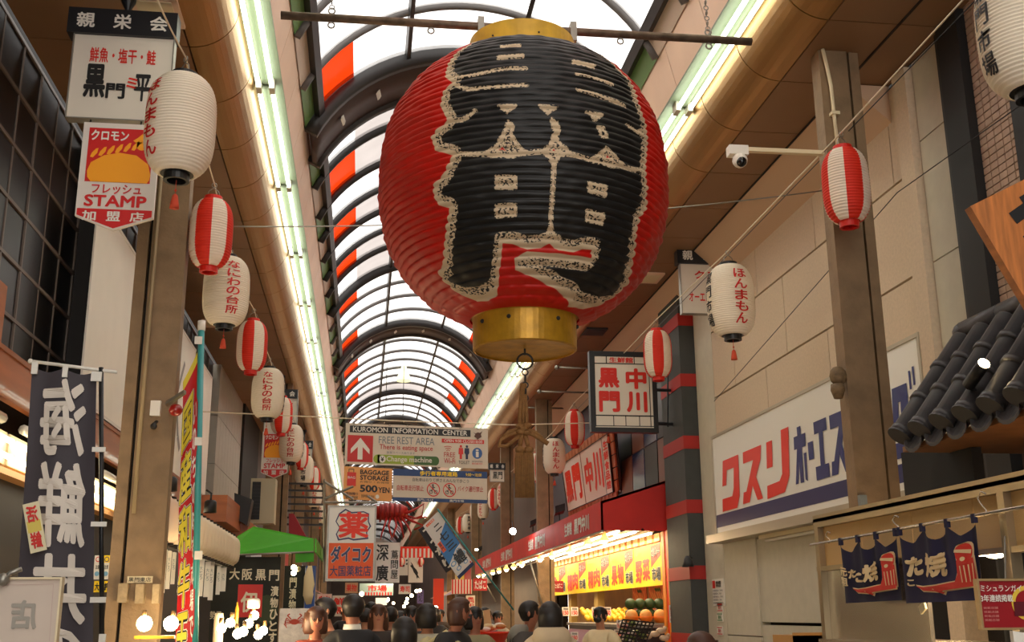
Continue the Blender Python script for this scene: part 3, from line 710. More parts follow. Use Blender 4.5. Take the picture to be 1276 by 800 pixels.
LL = [('honma', 225, 97, 217, 6.1, -48, 'large white paper lantern with red lettering, in front of the stamp shop sign', 1),
      ('red', 263, 250, 333, 8.4, 8, 'red and white striped lantern nearest on the left string, beside the column', 1),
      ('naniwa', 282, 322, 405, 9.5, 24, 'white lantern with red lettering second nearest on the left string', 1),
      ('red', 314, 401, 462, 12.3, 12, 'striped lantern between the two nearest lanterns with a kitchen slogan', 1),
      ('naniwa', 334, 460, 521, 13.8, 2, 'white lantern above the second stamp sign on the left string', 1),
      ('red', 351, 496, 540, 17.3, 10, 'striped lantern at the upper right of the second stamp sign', 1),
      ('naniwa', 363, 530, 576, 18.8, 0, 'white lantern overlapping the right edge of the second stamp sign', 1),
      ('red', 375, 552, 583, 22, 5, 'small striped lantern fourth from the front on the left string', 1),
      ('naniwa', 379, 568, 604, 23.2, -92, 'small white lantern showing black characters on the left string', 1),
      ('red', 391, 583, 610, 26.5, 5, 'small striped lantern above the slatted grille on the left', 1),
      ('naniwa', 392, 603, 632, 29, 0, 'small white lantern in front of the slatted grille on the left', 1),
      ('naniwa', 399, 630, 652, 37, 0, 'tiny white lantern farthest down the left string', 1)]
RL = [('honma', 1275, -34, 112, 5.1, 2, 'large white lantern cut off by the top right corner', 1),
      ('red', 1054, 188, 276, 7.5, 20, 'striped lantern on the right in front of the big beige column', 1),
      ('honma', 910.5, 332, 418, 9.9, 8, 'white lantern with red and black lettering before the drugstore hanging sign', 1),
      ('red', 819.5, 413, 470, 12.9, 10, 'striped lantern at the top right corner of the black framed sign', 1),
      ('honma', 757, 475, 532, 14.6, 6, 'white lantern in front of the black framed sign', 1),
      ('red', 716, 513, 555, 17.2, 10, 'striped lantern left of the black framed sign', 1),
      ('honma', 690.5, 547, 590, 19.3, 0, 'white lantern beside the loop of the rope tassel', 1),
      ('red', 671, 565, 599, 22, 10, 'striped lantern just right of the hanging rope tassel', 1),
      ('honma', 629, 602, 632, 28, -50, 'plain white side of a lantern left of the rope tassel', 1),
      ('red', 615, 610, 634, 30, 0, 'narrow striped lantern at the lower right corner of the information banner', 1),
      ('honma', 602, 624, 646, 33, -35, 'white lantern behind the lower right corner of the information banner', 1),
      ('red', 592, 627, 649, 35, 0, 'striped lantern under the blue edge of the pedestrian banner', 1),
      ('honma', 583, 641, 663, 37, 100, 'small white lantern with black characters right of the tilted flag', 1),
      ('red', 574, 645, 664, 40, 0, 'tiny striped lantern close to the pole of the tilted flag', 1),
      ('honma', 566, 655, 673, 44, -10, 'tiny white lantern half hidden by the tilted flag', 1)]
def rope_line(pts, name_label, sag):
    P = []
    for a, b in zip(pts, pts[1:]):
        for i in range(6):
            t = i / 6; p = a.lerp(b, t); p.z -= sag * (a - b).length * 4 * t * (1 - t); P.append(p)
    P.append(pts[-1]); o = MB().tube(P, .0055, 6).build('lantern_rope', ROPE, None, True); tag(o, name_label, 'rope')
pl = [hang(*a[:7], GL, a[7]) for a in LL]; prr = [hang(*a[:7], GR, a[7]) for a in RL]
rope_line([atW(160, -90, 4.6)] + pl, 'pale rope with the left row of paper lanterns', .02)
rope_line([atW(1400, -160, 4.0)] + prr, 'pale rope with the right row of paper lanterns', .0)
o = MB().tube([atX(1216, 0, 3.45), atX(1010, 212, 3.45), atX(700, 530, 3.45)], .004, 5).build('thin_wire', DARK, None, True); tag(o, 'thin dark wire running just above the right lantern rope', 'wire')
a, b_ = atY(255, 282, 8.2), atY(1030, 237, 8.2)
P = [a.lerp(b_, i / 14) + Vector((0, 0, -.10 * (1 - (2 * i / 14 - 1) ** 2))) for i in range(15)]
o = MB().tube(P, .006, 5).build('cross_wire', STEEL, None, True); tag(o, 'twisted wire stretched across the arcade behind the giant lantern', 'wire')
a, b_ = atX(1276, 128, 3.9), atX(890, 500, 3.9)
o = MB().tube([a, atX(1118, 240, 3.9), b_], .004, 5).build('wall_cable', DARK, None, True); tag(o, 'thin dark cable sagging along the beige drugstore wall', 'cable')
# ================================================================ SIGNS
HEADC = mat('black_sign_header', S(24, 26, 30), .4)
def head_sign(l, t, r, b, Y, label, header, hb, rows, pole=None, chars='親栄会', thick=.07):
    s = Sign.facing('hanging_sign', label, 'sign', l, hb, r, b, Y, thick=thick, m=SIGNW, edge=(STEEL, .008))
    for x in rows: s.text(*x[:5], x[5], *(x[6:]))
    s.done(); root = s.root
    h = Sign.facing('', '', '', header[0], header[1], header[2], header[3], Y - .03, thick=thick + .06, m=None, root=root)
    MB().obox(h.O - h.n * (thick + .06), h.R, h.D, h.n * (thick + .06)).build('header_box', HEADC, root)
    n = len(chars); w = (header[2] - header[0]) / n; hh = header[3] - header[1]
    for i, c in enumerate(chars): h.text(c, header[0] + w * (i + .25), header[1] + hh * .2, header[0] + w * (i + .75), header[1] + hh * .8, WHITE, .04)
    h.done()
    if pole:
        a = atY(pole, header[1], Y); MB().tube([(a.x, Y + .03, a.z), (a.x, Y + .03, 5.60)], .016 * max(1, 1), 10).lathe([(.016, -.10), (.05, -.03), (.05, 0)], (a.x, Y + .03, 5.6), 12).build('drop_pole', HEADC, root)
    return root
head_sign(88, 42, 213, 149, 6.85, 'white fishmonger sign with black header at the top left, above the stamp sign', (84, 12, 221, 43), 44,
    [('鮮魚・塩干・鮭', 109, 61, 192, 80, RED, .03), ('黒', 105, 82, 132, 124, BLACK, .06), ('門', 133, 105, 157, 124, BLACK, .05), ('ミ', 158, 97, 172, 111, RED, .05), ('平', 168, 92, 189, 126, BLACK, .05)], pole=158)
b = MB()
for px in (111, 175):
    p = atY(px, 150, 6.82); b.tube([(p.x, 6.86, p.z + .02), (p.x, 6.84, p.z - .05)], .006, 5)
o = b.build('sign_hook', DARK); tag(o, 'pair of small hooks joining the stamp sign to the fishmonger sign', 'hook')
def stamp(l, t, r, b, Y, label):
    pts = [(0, 0), (100, 0), (100, 88), (50, 100), (0, 88)]
    s = Sign.facing('stamp_sign', label, 'sign', l, t, r, b, Y, m=None); s.l, s.t, s.r, s.b = 0, 0, 100, 100
    MB().prism([s.p(u, v, -.0001) for u, v in pts], -s.n * .025).build('board', mat('stamp_board_white', S(226, 216, 206), .35), s.root)
    RS = mat('stamp_red', S(206, 30, 28), .4); OR = mat('stamp_orange', S(250, 164, 22), .45)
    s.rect(8, 5, 92, 56, RS, 1)
    face = [(10, 46), (14, 38), (30, 31), (50, 28), (72, 30), (88, 38), (92, 48), (91, 53), (88, 56), (16, 56), (11, 52)]
    s.poly(face, OR, 2)
    for i in range(6):   # twisted headband
        u = 12 + i * 10.5; v = 29 - i * 1.6
        s.poly([(u, v + 4), (u + 2, v), (u + 7, v - 4), (u + 10, v - 4.5), (u + 9, v), (u + 4, v + 4.5)], OR, 2)
    s.poly([(66, 16), (72, 13), (78, 9), (80, 16), (74, 20)], OR, 2); s.poly([(80, 17), (90, 13), (91, 22), (82, 22)], OR, 2); s.disc(78, 21, 7, 4, OR, 2)
    s.text('クロモン', 11, 7, 60, 17, WHITE, .05); s.text('フレッシュ', 18, 58, 82, 67, RS, .035); s.text('STAMP', 10, 68, 90, 79, RS, .05)
    s.poly([(2, 81), (98, 81), (98, 87), (50, 98.5), (2, 87)], RS, 1)
    s.text('加', 9, 83, 27, 92, WHITE, .04); s.text('盟', 40, 83, 58, 92, WHITE, .04); s.text('店', 70, 83, 88, 92, WHITE, .04)
    s.done()
stamp(98, 154, 195, 287, 6.80, 'red and white pennant stamp sign with orange emblem, nearest the camera')
stamp(326, 538, 359, 596, 19, 'smaller red and white stamp sign behind the left lanterns')
head_sign(330, 497, 370, 540, 19.1, 'white hanging sign above the smaller stamp sign', (330, 485, 371, 496), 496, [('八百', 336, 502, 364, 514, RED, .03)], pole=351)
head_sign(371, 560, 388, 590, 25, 'narrow white hanging sign farther along on the left', (368, 549, 390, 559), 559, [('黒門', 373, 566, 386, 580, BLACK, .03)], pole=379)
head_sign(849, 326, 917, 391, 11.7, 'white drugstore hanging sign with black header on the right', (844, 309, 920, 329), 328,
    [('クスリ', 866, 338, 908, 348, RED, .05), ('オーエストラッグ', 858, 364, 912, 377, RED, .04)], pole=880)
for (px, y, lb) in ((620, 25.5, 'white hanging sign with black header behind the rope tassel'),):
    head_sign(611, 585, 628, 600, y, lb, (640, 578, 663, 588) if 0 else (609, 577, 630, 585), 585, [('黒門', 614, 588, 626, 597, BLACK, .03)])
# --- black framed grocery sign
s = Sign.facing('framed_sign', 'black framed square sign with red characters on the right, beside the striped pillar', 'sign', 741, 444, 813, 533, 13.4, thick=.10, m=SIGNW, edge=(HEADC, .06))
for a in ((741, 453, 813, 454.2), (741, 517.5, 813, 519), (741, 530.5, 813, 531.5), (741, 444, 813, 444.8)): s.rect(*a, BLACK, 1)
for a in ((756, 444, 757.2, 454), (791, 444, 792, 454), (763, 518, 764, 531), (778, 518, 779, 531), (795, 518, 796, 531), (741, 444, 742, 532), (809, 444, 810, 532)): s.rect(*a, BLACK, 1)
s.text('生鮮館', 760, 445.5, 790, 452.5, RED, .05)
for ch, a in zip('黒門中川', ((746, 459, 772, 484), (746, 488, 772, 514), (780, 459, 806, 485), (780, 488, 806, 514))): s.text(ch, *a, RED, .07)
s.done(); root = s.root
b = MB(); q = lambda x, y: atY(x, y, 13.42)
for y in (444, 486, 528): b.tube([q(817, y), q(848, y + 1)], .022, 6)
b.tube([q(844, 442), q(844, 532)], .022, 6); b.tube([q(832, 442), q(832, 532)], .012, 6)
b.tube([q(844, 532), q(848, 545), q(848, 590)], .012, 6)
b.build('wall_bracket', HEADC, root)
# --- leaning red/white sign on the grocery roof
TLa, TRa, BLa, BRa = atX(700, 580, 3.72), atX(757, 541, 3.72), atX(708, 637, 4.02), atX(770, 605, 4.02)
s = Sign('leaning_sign', 'leaning white sign with big red characters on the grocery awning roof', 'sign', TLa, TRa - TLa, BLa - TLa, (0, 0, 100, 100), thick=.06, m=mat('lit_sign_white', S(240, 230, 216), .4), edge=(DARK, .02))
s.n = -s.n if s.n.y > 0 and False else s.n
for ch, a in zip('黒門中川', ((3, 18, 20, 84), (22, 14, 40, 86), (50, 16, 66, 82), (68, 14, 86, 86))): s.text(ch, *a, BRED, .07)
s.rect(44, 0, 45.5, 100, WOODB, 1); s.rect(88, 0, 88.8, 100, BLACK, 1); s.text('生鮮食品館', 90, 6, 98, 94, BRED, .06, vert=True); s.done()
TILEO = mat('terracotta_tile', S(196, 120, 78), .6, noise=.15)
tf = T('tiled_surround', 'terracotta tiled frame running above and below the leaning sign', 'tiling', tuple(BLa))
R_, D_ = s.R, s.D
for i in range(15):
    for (v0, v1) in ((-.16, -.02), (1.02, 1.18)):
        MB().obox(s.O + R_ * (i / 14 - .03) + D_ * v0 + s.n * -.05, R_ * .062, D_ * (v1 - v0), s.n * .03).build('tile', TILEO, tf)
for j in range(5): MB().obox(s.O + R_ * 1.01 + D_ * (j * .22 - .05) - s.n * .05, R_ * .05, D_ * .2, s.n * .03).build('tile', TILEO, tf)
MB().obox(s.O - R_ * .04 - D_ * .18 - s.n * .08, R_ * 1.12, D_ * 1.38, s.n * .02).build('backing', DARK, tf)
# --- drugstore board
z1, z0 = 3.50, 2.42
s = Sign('drugstore_board', 'long white drugstore board with red and navy lettering on the right wall', 'sign', (4.0, 12.28, z1), (0, -4.92, 0), (0, 0, z0 - z1), (0, 0, 492, 108), thick=.08, m=mat('board_white', S(238, 234, 224), .35), edge=(mat('aluminium', S(190, 180, 160), .4, .6), .03))
s.rect(0, 88, 492, 102, NAVY, 1)
RD = mat('drug_red', S(236, 44, 20), .35); NV = mat('drug_navy', S(30, 40, 110), .35)
# heavy slanted strokes for the three big red signs
def K(polys, m):
    for p in polys: s.poly(p, m, 2)
K([[(34, 30), (87, 30), (87, 38), (84, 74), (74, 86), (24, 86), (26, 72), (60, 72), (66, 64), (70, 42), (46, 42), (42, 58), (28, 58)]], RD)
K([[(102, 30), (158, 30), (154, 44), (138, 60), (154, 84), (138, 84), (126, 68), (114, 84), (93, 84), (97, 72), (106, 72), (132, 42), (101, 42)]], RD)
K([[(173, 30), (189, 30), (186, 56), (170, 56)], [(214, 24), (234, 24), (228, 70), (214, 84), (166, 86), (168, 73), (202, 72), (210, 66)]], RD)
K([[(254, 28), (263, 28), (263, 36), (273, 36), (272, 48), (263, 48), (262, 80), (254, 80), (254, 60), (249, 80), (242, 80), (251, 48), (244, 48), (245, 36), (254, 36)], [(266, 54), (272, 54), (271, 80), (266, 78)]], NV)
s.rect(277, 46, 289, 62, NV, 2)
K([[(293, 30), (321, 30), (321, 41), (312, 41), (311, 70), (320, 70), (320, 82), (291, 82), (291, 70), (302, 70), (303, 41), (293, 41)]], NV)
K([[(328, 30), (360, 30), (358, 42), (349, 58), (362, 80), (352, 82), (343, 66), (337, 82), (324, 82), (326, 70), (331, 70), (346, 42), (328, 42)]], NV)
for ch, l, r in (('ド', 368, 390), ('ラ', 393, 416), ('ッ', 419, 434)): s.text(ch, l, 28 if ch != 'ッ' else 46, r, 82, NV, .09, skew=3)
K([[(446, 30), (470, 30), (469, 70), (462, 84), (442, 84), (443, 72), (455, 72), (458, 42), (454, 42), (452, 62), (443, 62)], [(474, 22), (477, 22), (477, 36), (474, 36)], [(480, 20), (483, 20), (483, 34), (480, 34)]], NV)
s.done()
b = MB().box(3.86, 4.16, 7.36, 12.28, 2.30, 2.39); o = b.build('shop_eave', mat('aluminium', (0,))); tag(o, 'pale metal eave running under the drugstore board', 'eave')
t = T('shop_tube_light', 'fluorescent tube fixed under the drugstore eave', 'ceiling light', (4.2, 9.5, 2.25))
MB().box(3.98, 4.06, 8.6, 10.9, 2.26, 2.30).build('fitting', CREAM, t); MB().tube([(4.02, 8.65, 2.245), (4.02, 9.3, 2.245)], .016, 8).build('tube', TUBE, t, True); MB().tube([(4.02, 9.4, 2.245), (4.02, 10.8, 2.245)], .016, 8).build('unlit_tube', WHITE, t, True)
# notices on the drugstore corner
c = atX(886, 722, 4.03)
s = Sign('wall_notice', 'white paper notice with red heading on the pale corner wall', 'notice', (4.04, c.y, c.z), (0, -.42, 0), (0, 0, -.30), (0, 0, 100, 70), thick=.01, m=WHITE)
s.rect(4, 4, 28, 24, RED, 1)
for i in range(5): s.text('営業時間のご案内', 6, 28 + i * 8, 92 - (i % 2) * 10, 33 + i * 8, BLACK, 0)
s.text('禁煙', 36, 5, 80, 22, BLACK, .03); s.done()
for i, (py, m) in enumerate(((757, RED), (769, mat('green_print', S(60, 140, 80), .5)), (786, RED))):
    c = atX(896, py, 4.03); s = Sign('small_notice', ('small red edged sticker below the paper notice', 'small green edged sticker on the pale corner wall', 'lowest small sticker on the pale corner wall')[i], 'notice', (4.04, c.y + .1, c.z + .05), (0, -.2, 0), (0, 0, -.10), (0, 0, 20, 10), thick=.008, m=WHITE)
    s.rect(1, 1, 19, 2, m, 1).rect(1, 8, 19, 9, m, 1).text('案内', 5, 3, 15, 7, m, .02); s.done()

# --- information banners across the arcade
BAN = mat('banner_cloth', S(228, 216, 198), .6, noise=.05, nscale=3, trans=.15)
def ban(name, label, l, t, r, b, Y, m, slope, group=None):
    a = atY(l, t, Y); c = atY(r, t + slope, Y); d = atY(l, b, Y)
    return Sign(name, label, 'banner', a, c - a, Vector((0, 0, d.z - a.z)), (0, 0, r - l, b - t), thick=.008, m=m)
s = ban('information_banner', 'white information centre banner with red arrow, widest and topmost across the arcade', 431, 527, 608, 578, 15, BAN, 7)
TG = mat('text_grey', S(120, 130, 136), .5); TR = mat('text_red', S(190, 44, 40), .5); TK = mat('text_black', S(34, 32, 34), .5); DG = mat('deep_green', S(60, 100, 40), .5); LG = mat('lime_green', S(150, 172, 50), .5)
s.rect(5, 3, 155, 11.5, TK, 1); s.text('KUROMON  INFORMATION  CENTER', 9, 4, 151, 10.3, WHITE, .025)
s.rect(3, 15, 34, 48, mat('arrow_red', S(196, 40, 34), .5), 1)
s.poly([(18.5, 18), (30, 32), (30, 38), (21.5, 29.5), (21.5, 45), (15.5, 45), (15.5, 29.5), (7, 38), (7, 32)], WHITE, 2)
s.text('FREE REST AREA', 41, 15, 110, 24, TG, 0); s.text('There is eating space', 42, 25, 108, 33, TR, .015); s.text('飲食スペースあります', 51, 33.5, 86, 36.5, TG, 0)
s.rect(40, 38, 112, 49, LG, 1); s.disc(40, 43.5, 5, 5.5, LG, 1); s.disc(112, 43.5, 4, 5.5, DG, 1); s.rect(85, 38, 112, 49, DG, 1.4)
s.disc(46, 43.5, 4, 4.5, WHITE, 2); s.text('¥', 44, 40.5, 48, 46.5, BLACK, .03, 3); s.text('Change machine', 51, 39.5, 107, 48, WHITE, .02, 2.4)
s.rect(119, 15, 172, 20, RED, 1); s.text('OPEN 9:00 CLOSE18:00', 122, 15.7, 170, 19.3, WHITE, .02)
for k in range(3): s.stroke([(124 - k * 0 + (4 - k) * -.2 + x * (7 - 2 * k) / 3 + 3.5, 24.5 + k * 2.3 + (x * x) * .25) for x in (-2, -1, 0, 1, 2)], .8, TR, 2)
s.text('FREE', 122, 32, 136, 38, TR, 0); s.text('Wi-Fi', 122, 39.5, 136, 46, TR, .01)
for u, m in ((143, RED), (150.5, mat('navy_dark', S(40, 44, 80), .5))):
    s.disc(u, 24, 1.5, 1.7, m, 2); s.poly([(u - 2.6, 26), (u + 2.6, 26), (u + 3, 32), (u + (3 if m is RED else 1.8), 34), (u + 1.5, 34), (u + 1.4, 40), (u - 1.4, 40), (u - 1.5, 34), (u - (3 if m is RED else 1.8), 34), (u - 3, 32)], m, 2)
s.text('TOILET', 140, 42, 154, 46, TK, 0); BL = mat('info_blue', S(60, 100, 160), .5)
s.disc(163.5, 32, 6.3, 7, BL, 1); s.text('i', 161.5, 27, 165.5, 37, WHITE, .03); s.text('INFORMATION', 157, 41.5, 170, 43.3, TK, 0); s.text('観光案内所', 157, 44, 170, 46.2, RED, 0)
s.poly([(158, 5), (161, 7), (164, 5.5), (167, 6), (170, 3.5), (168, 8), (169, 11), (166, 13), (164, 15), (162, 12.5), (159.5, 11), (161, 8)], mat('emblem_brown', S(90, 60, 50), .6), 2)
s.done()
b = MB()
for i in range(8): b.torus(s.p(10 + i * 22, .6, .006), .012, .003, 'y', 8, 4)
o = b.build('eyelet', STEEL, s.root); o['kind'] = 'stuff'
s = ban('baggage_banner', 'orange baggage storage banner under the left end of the information banner', 429, 581, 489, 622, 15, mat('orange_banner_cloth', S(232, 164, 96), .6), 3)
s.rect(4, 7, 15, 24, RED, 1).stroke([(6, 7), (6, 3), (12, 3), (12, 7)], .8, DARK, 1); s.text('BAG', 5, 12, 14, 15, WHITE, .02)
s.text('BAGGAGE', 20, 3, 56, 9, TK, .05); s.text('STORAGE', 20, 10, 56, 16, TK, .05); s.text('500', 20, 22, 42, 31, TK, .06); s.text('YEN', 43, 24, 57, 31, TK, .05)
s.text('お預り・お荷物', 20, 17, 56, 19.5, TK, 0); s.text('荷物預り', 3, 32, 18, 35.5, TK, .02); s.text('受付・案内所', 3, 36.5, 18, 40, TK, .02); s.disc(42, 36, 2.3, 2.6, WHITE, 1); s.text('営業時間9:00-18:00', 22, 34, 38, 38, TK, 0); s.done()
s = ban('pedestrian_banner', 'white pedestrian only banner with blue edges under the information banner', 490, 584, 607, 624, 15, BAN, 4)
BB = mat('banner_blue', S(34, 66, 118), .5)
s.rect(0, 0, 117, 8.5, BB, 1); s.rect(0, 35.5, 117, 40, BB, 1); s.text('歩行者専用道路', 33, 1.5, 80, 7.5, YELLOW, .04); s.text('9:00〜18:00', 90, 2.5, 110, 6.5, YELLOW, .01)
s.text('自転車はおりて押さえみんなで歩こう', 24, 10.5, 94, 15, TK, 0); s.text('自転車走行禁止', 5, 20, 38, 27, TR, .015); s.text('バイク通行禁止', 80, 19, 112, 26, TR, .015)
for u in (50, 70):
    s.disc(u, 24.5, 8.2, 8.8, RED, 2, 24, .86); s.disc(u - 3, 27.5, 2.2, 2.4, TK, 2, 12, .7); s.disc(u + 3, 27.5, 2.2, 2.4, TK, 2, 12, .7)
    s.stroke([(u - 3, 27), (u - .5, 23.5), (u + 3, 27)], .8, TK, 2).stroke([(u, 24), (u - 1, 20.5), (u + 2, 22.5)], 1.1, TK, 2).disc(u - .6, 19, 1.1, 1.2, TK, 2)
    s.stroke([(u - 5.6, 18.5), (u + 5.6, 30.5)], 1, RED, 3)
s.text('黒門いちば', 30, 36.3, 50, 39.3, WHITE, .01); s.text('黒門市場', 70, 36.3, 88, 39.3, WHITE, .01); s.done()
b = MB(); zt = atY(431, 527, 15).z + .03
b.tube([(-2.4, 15, zt + .10), (.5, 15.02, zt + .01), (2.0, 15.02, zt - .02), (4.05, 15, zt + .06)], .008, 5); o = b.build('banner_rope', ROPE, None, True); tag(o, 'rope stretched across the arcade carrying the banners', 'rope')
# --- orange drug sign with its frame
s = Sign.facing('drug_sign', 'white and orange rectangular drug sign hanging in the middle left', 'sign', 409, 632, 466, 722, 14.4, thick=.08, m=mat('sign_cool_white', S(236, 232, 228), .4), edge=(STEEL, .022))
s.rect(410, 677, 465.5, 721, ORANGE, 1)
OUT = NAVY; s.poly([(421, 640), (429, 634), (437, 638), (452, 637), (459, 640), (459, 650), (462, 656), (457, 664), (459, 672), (440, 674), (434, 672), (421, 674), (418, 666), (422, 658), (417, 650)], OUT, 1); s.poly([(422.5, 641), (429.5, 636), (437, 640), (452, 638.6), (457.5, 641), (457.5, 650), (460, 656), (455.5, 664), (457.5, 670), (440, 672), (434, 670), (422.5, 672), (419.5, 666), (423.5, 658), (418.5, 650)], WHITE, 1.5)
s.text('薬', 421, 638, 459, 671, BRED, .045, 3)
s.text('ダイコク', 412, 680, 463, 702, WHITE, .10, 2); s.text('ダイコク', 412.6, 680.6, 462.4, 701.4, NAVY, .06, 3); s.text('大国薬粧店', 412, 705, 463, 718, NAVY, .02, 3)
s.done()
b = MB(); q = lambda x, y, Y=14.5: atY(x, y, Y)
for a, c in (((404, 626), (470, 626)), ((404, 598), (404, 726)), ((404, 600), (440, 622)), ((404, 622), (440, 606)), ((470, 626), (458, 618))): b.tube([q(*a), q(*c)], .018, 6)
b.tube([q(404, 626), atY(404, 628, 16.5)], .016, 6); b.build('steel_frame', STEEL, s.root)
s = Sign.facing('brush_sign', 'white sign with black brush characters just right of the drug sign', 'sign', 468, 676, 498, 726, 17, thick=.05, m=mat('sign_cool_white', (0,)))
s.text('深', 468.6, 678, 484, 699, BLACK, .03); s.text('廣', 468.6, 704, 484, 724, BLACK, .04); s.text('蔦問屋', 487, 685, 496, 722, BLACK, .02, vert=True); s.done()
s = Sign.facing('striped_valance', 'red and white striped valance hanging across the arcade', 'curtain', 499, 681, 540, 695, 21, thick=.01, m=WHITE)
for i in range(8): s.rect(499 + i * 5.2, 681, 501.6 + i * 5.2, 695, BRED, 1)
s.rect(499, 681, 540, 683.5, BRED, 1.5); s.done()
s = Sign.facing('tuna_poster', 'white poster with a hanging black fish below the striped valance', 'poster', 509, 695, 527, 726, 21.2, thick=.01, m=WHITE)
s.poly([(511.5, 700), (514, 703), (516, 707), (519, 710), (521, 714), (520.5, 716), (523, 721), (520.5, 719.5), (520, 722), (518.5, 717), (515.5, 713), (514, 709), (511, 705), (513, 704)], BLACK, 2); s.done()
s = Sign.facing('picture_poster', 'white poster with a grey ink picture left of the fish poster', 'poster', 497, 695, 508.5, 717, 21.4, thick=.01, m=WHITE)
for i in range(9): s.disc(499.5 + (i * 3.7) % 7.5, 698 + (i * 2.3) % 9, 1.1, 1.3, mat('ink_grey', S(90, 92, 96), .6), 2, 8)
s.done()
# two small round striped lanterns below the valance
for i, px in enumerate((500, 524)):
    r = T('small_round_lantern', ('small round striped lantern by the grey picture poster', 'small round striped lantern by the fish poster')[i], 'lantern'); c = atY(px, 700, 20.8); r.location = c
    b = MB().ball((c.x, c.y, c.z), .075, 16, (.9, .9, 1.05)); b.m = [(k // 2) % 2 for k in range(len(b.f))]; b.build('paper_body', [PAPER, PRED], r, True); MB().lathe([(.03, .07), (.03, .09)], c, 10).lathe([(.03, -.09), (.03, -.07)], c, 10).build('cap', CAPR, r)
# --- red spiny lobster model hung over the street
LOB = mat('lobster_red', S(176, 34, 26), .4, noise=.25, nscale=12); Lr = T('lobster_model', 'big red lobster model hanging over the street behind the drug sign', 'model', tuple(atY(500, 645, 19)))
q = lambda x, y, d=0: atY(x, y, 19 + d)
b = MB()
pts = [(468, 640), (474, 639), (480, 638), (486, 637.5), (492, 638), (498, 639), (503, 641), (508, 643)]
b.tube([q(*p_) for p_ in pts], [.10, .13, .14, .145, .14, .15, .14, .05], 12); b.build('carapace', LOB, Lr, True)
b = MB()
for p_ in pts[:6]: b.torus(q(*p_), .145, .02, 'x', 14, 5)
b.build('tail_segment', mat('lobster_dark', S(140, 24, 22), .45), Lr, True)['kind'] = 'stuff'
for i, (x0, x1, x2) in enumerate(((482, 479, 476), (487, 484, 488), (492, 494, 491), (496, 500, 503), (500, 508, 512))):
    for dd in (-.12, .12): MB().tube([q(x0, 645, dd), q(x1, 655, dd * 2), q(x2, 664 + i % 2 * 5, dd * 2.4), q(x2 - 2, 673, dd * 2)], [.02, .018, .014, .006], 6).build('leg', LOB, Lr, True)
for P_ in ([(504, 640), (515, 636), (528, 628), (526, 643), (505, 650)], [(503, 643), (515, 650), (528, 655), (516, 660)]): MB().tube([q(*p_, -.1) for p_ in P_], [.03, .025, .02, .02, .012][:len(P_)], 6).build('antenna', LOB, Lr, True)
MB().tube([q(508, 643), q(520, 646), q(532, 644)], .014, 6).build('antenna', LOB, Lr, True)
b = MB().tube([q(478, 632), (q(478, 632).x, 19, 5.8)], .006, 4).tube([q(500, 632), (q(500, 632).x, 19, 5.8)], .006, 4); b.build('hanging_wire', DARK, Lr)
# --- tilted flag from the grocery awning
def flag(name, label, TL, TR, BR_, BL_, Y, m, cat='flag'):
    a, b_, c, d = atY(*TL, Y), atY(*TR, Y), atY(*BR_, Y), atY(*BL_, Y)
    s = Sign(name, label, cat, a, b_ - a, d - a, (0, 0, 100, 300), thick=.006, m=m); return s
s = flag('shop_flag', 'tilted white and blue shop flag on a slanted pole above the street', (527, 655), (546, 637), (594, 700), (572, 722), 13.5, mat('flag_white', S(230, 224, 220), .6, trans=.2))
FB = mat('flag_blue', S(60, 120, 180), .6); FB2 = mat('flag_navy', S(34, 50, 90), .6)
s.poly([(45, 90), (100, 60), (100, 180), (60, 190), (0, 220), (0, 150)], FB, 1)
for (u, v, r_) in ((20, 230, 16), (45, 215, 12), (75, 200, 14), (85, 225, 15), (60, 245, 14), (30, 262, 14), (75, 262, 12)): s.disc(u, v, r_ * 1.3, r_, WHITE, 1.5, 14); s.disc(u, v, r_ * 1, r_ * .7, mat('wave_blue', S(120, 160, 200), .6), 1.8, 14, .6)
s.rect(0, 284, 100, 300, FB2, 1.6); s.disc(92, 279, 4, 4, RED, 2); s.rect(12, 8, 60, 20, ORANGE, 1.5); s.text('ふぐ料理', 14, 9, 58, 19, WHITE, .02, 2.5)
for ch, a in zip('二七三鱧', ((36, 40, 74, 66), (30, 84, 80, 124), (34, 140, 86, 176), (34, 196, 92, 256))): s.text(ch, *a, BLACK, .05, 2.5)
s.rect(8, 110, 28, 160, ORANGE, 1.5); s.text('黒門', 11, 113, 25, 157, BLACK, .02, 2.5, vert=True); s.done()
MB().tube([atY(545, 634, 13.47), atY(597, 704, 13.47), atY(640, 760, 13.6)], .012, 6).build('flag_pole', mat('teal_pole', S(50, 130, 130), .4), s.root, True)
s = flag('shop_flag', 'dark flag with white kana hanging behind the tilted white flag', (521, 660), (536, 650), (572, 712), (556, 714), 13.9, mat('flag_black', S(44, 42, 50), .7))
for ch, a in zip('てっちり', ((20, 15, 85, 75), (20, 90, 85, 140), (15, 150, 85, 210), (15, 225, 85, 285))): s.text(ch, *a, WHITE, .05)
s.done()
# --- dark mirrored banner and tag on the left, near the camera
YB = 5.15; BK = mat('charcoal_cloth', S(66, 60, 66), .7, trans=.12)
q = lambda x, y, Y=YB: atY(x, y, Y)
root = T('seafood_banner', 'tall charcoal banner with large white mirrored characters at the left', 'banner', tuple(q(80, 800)))
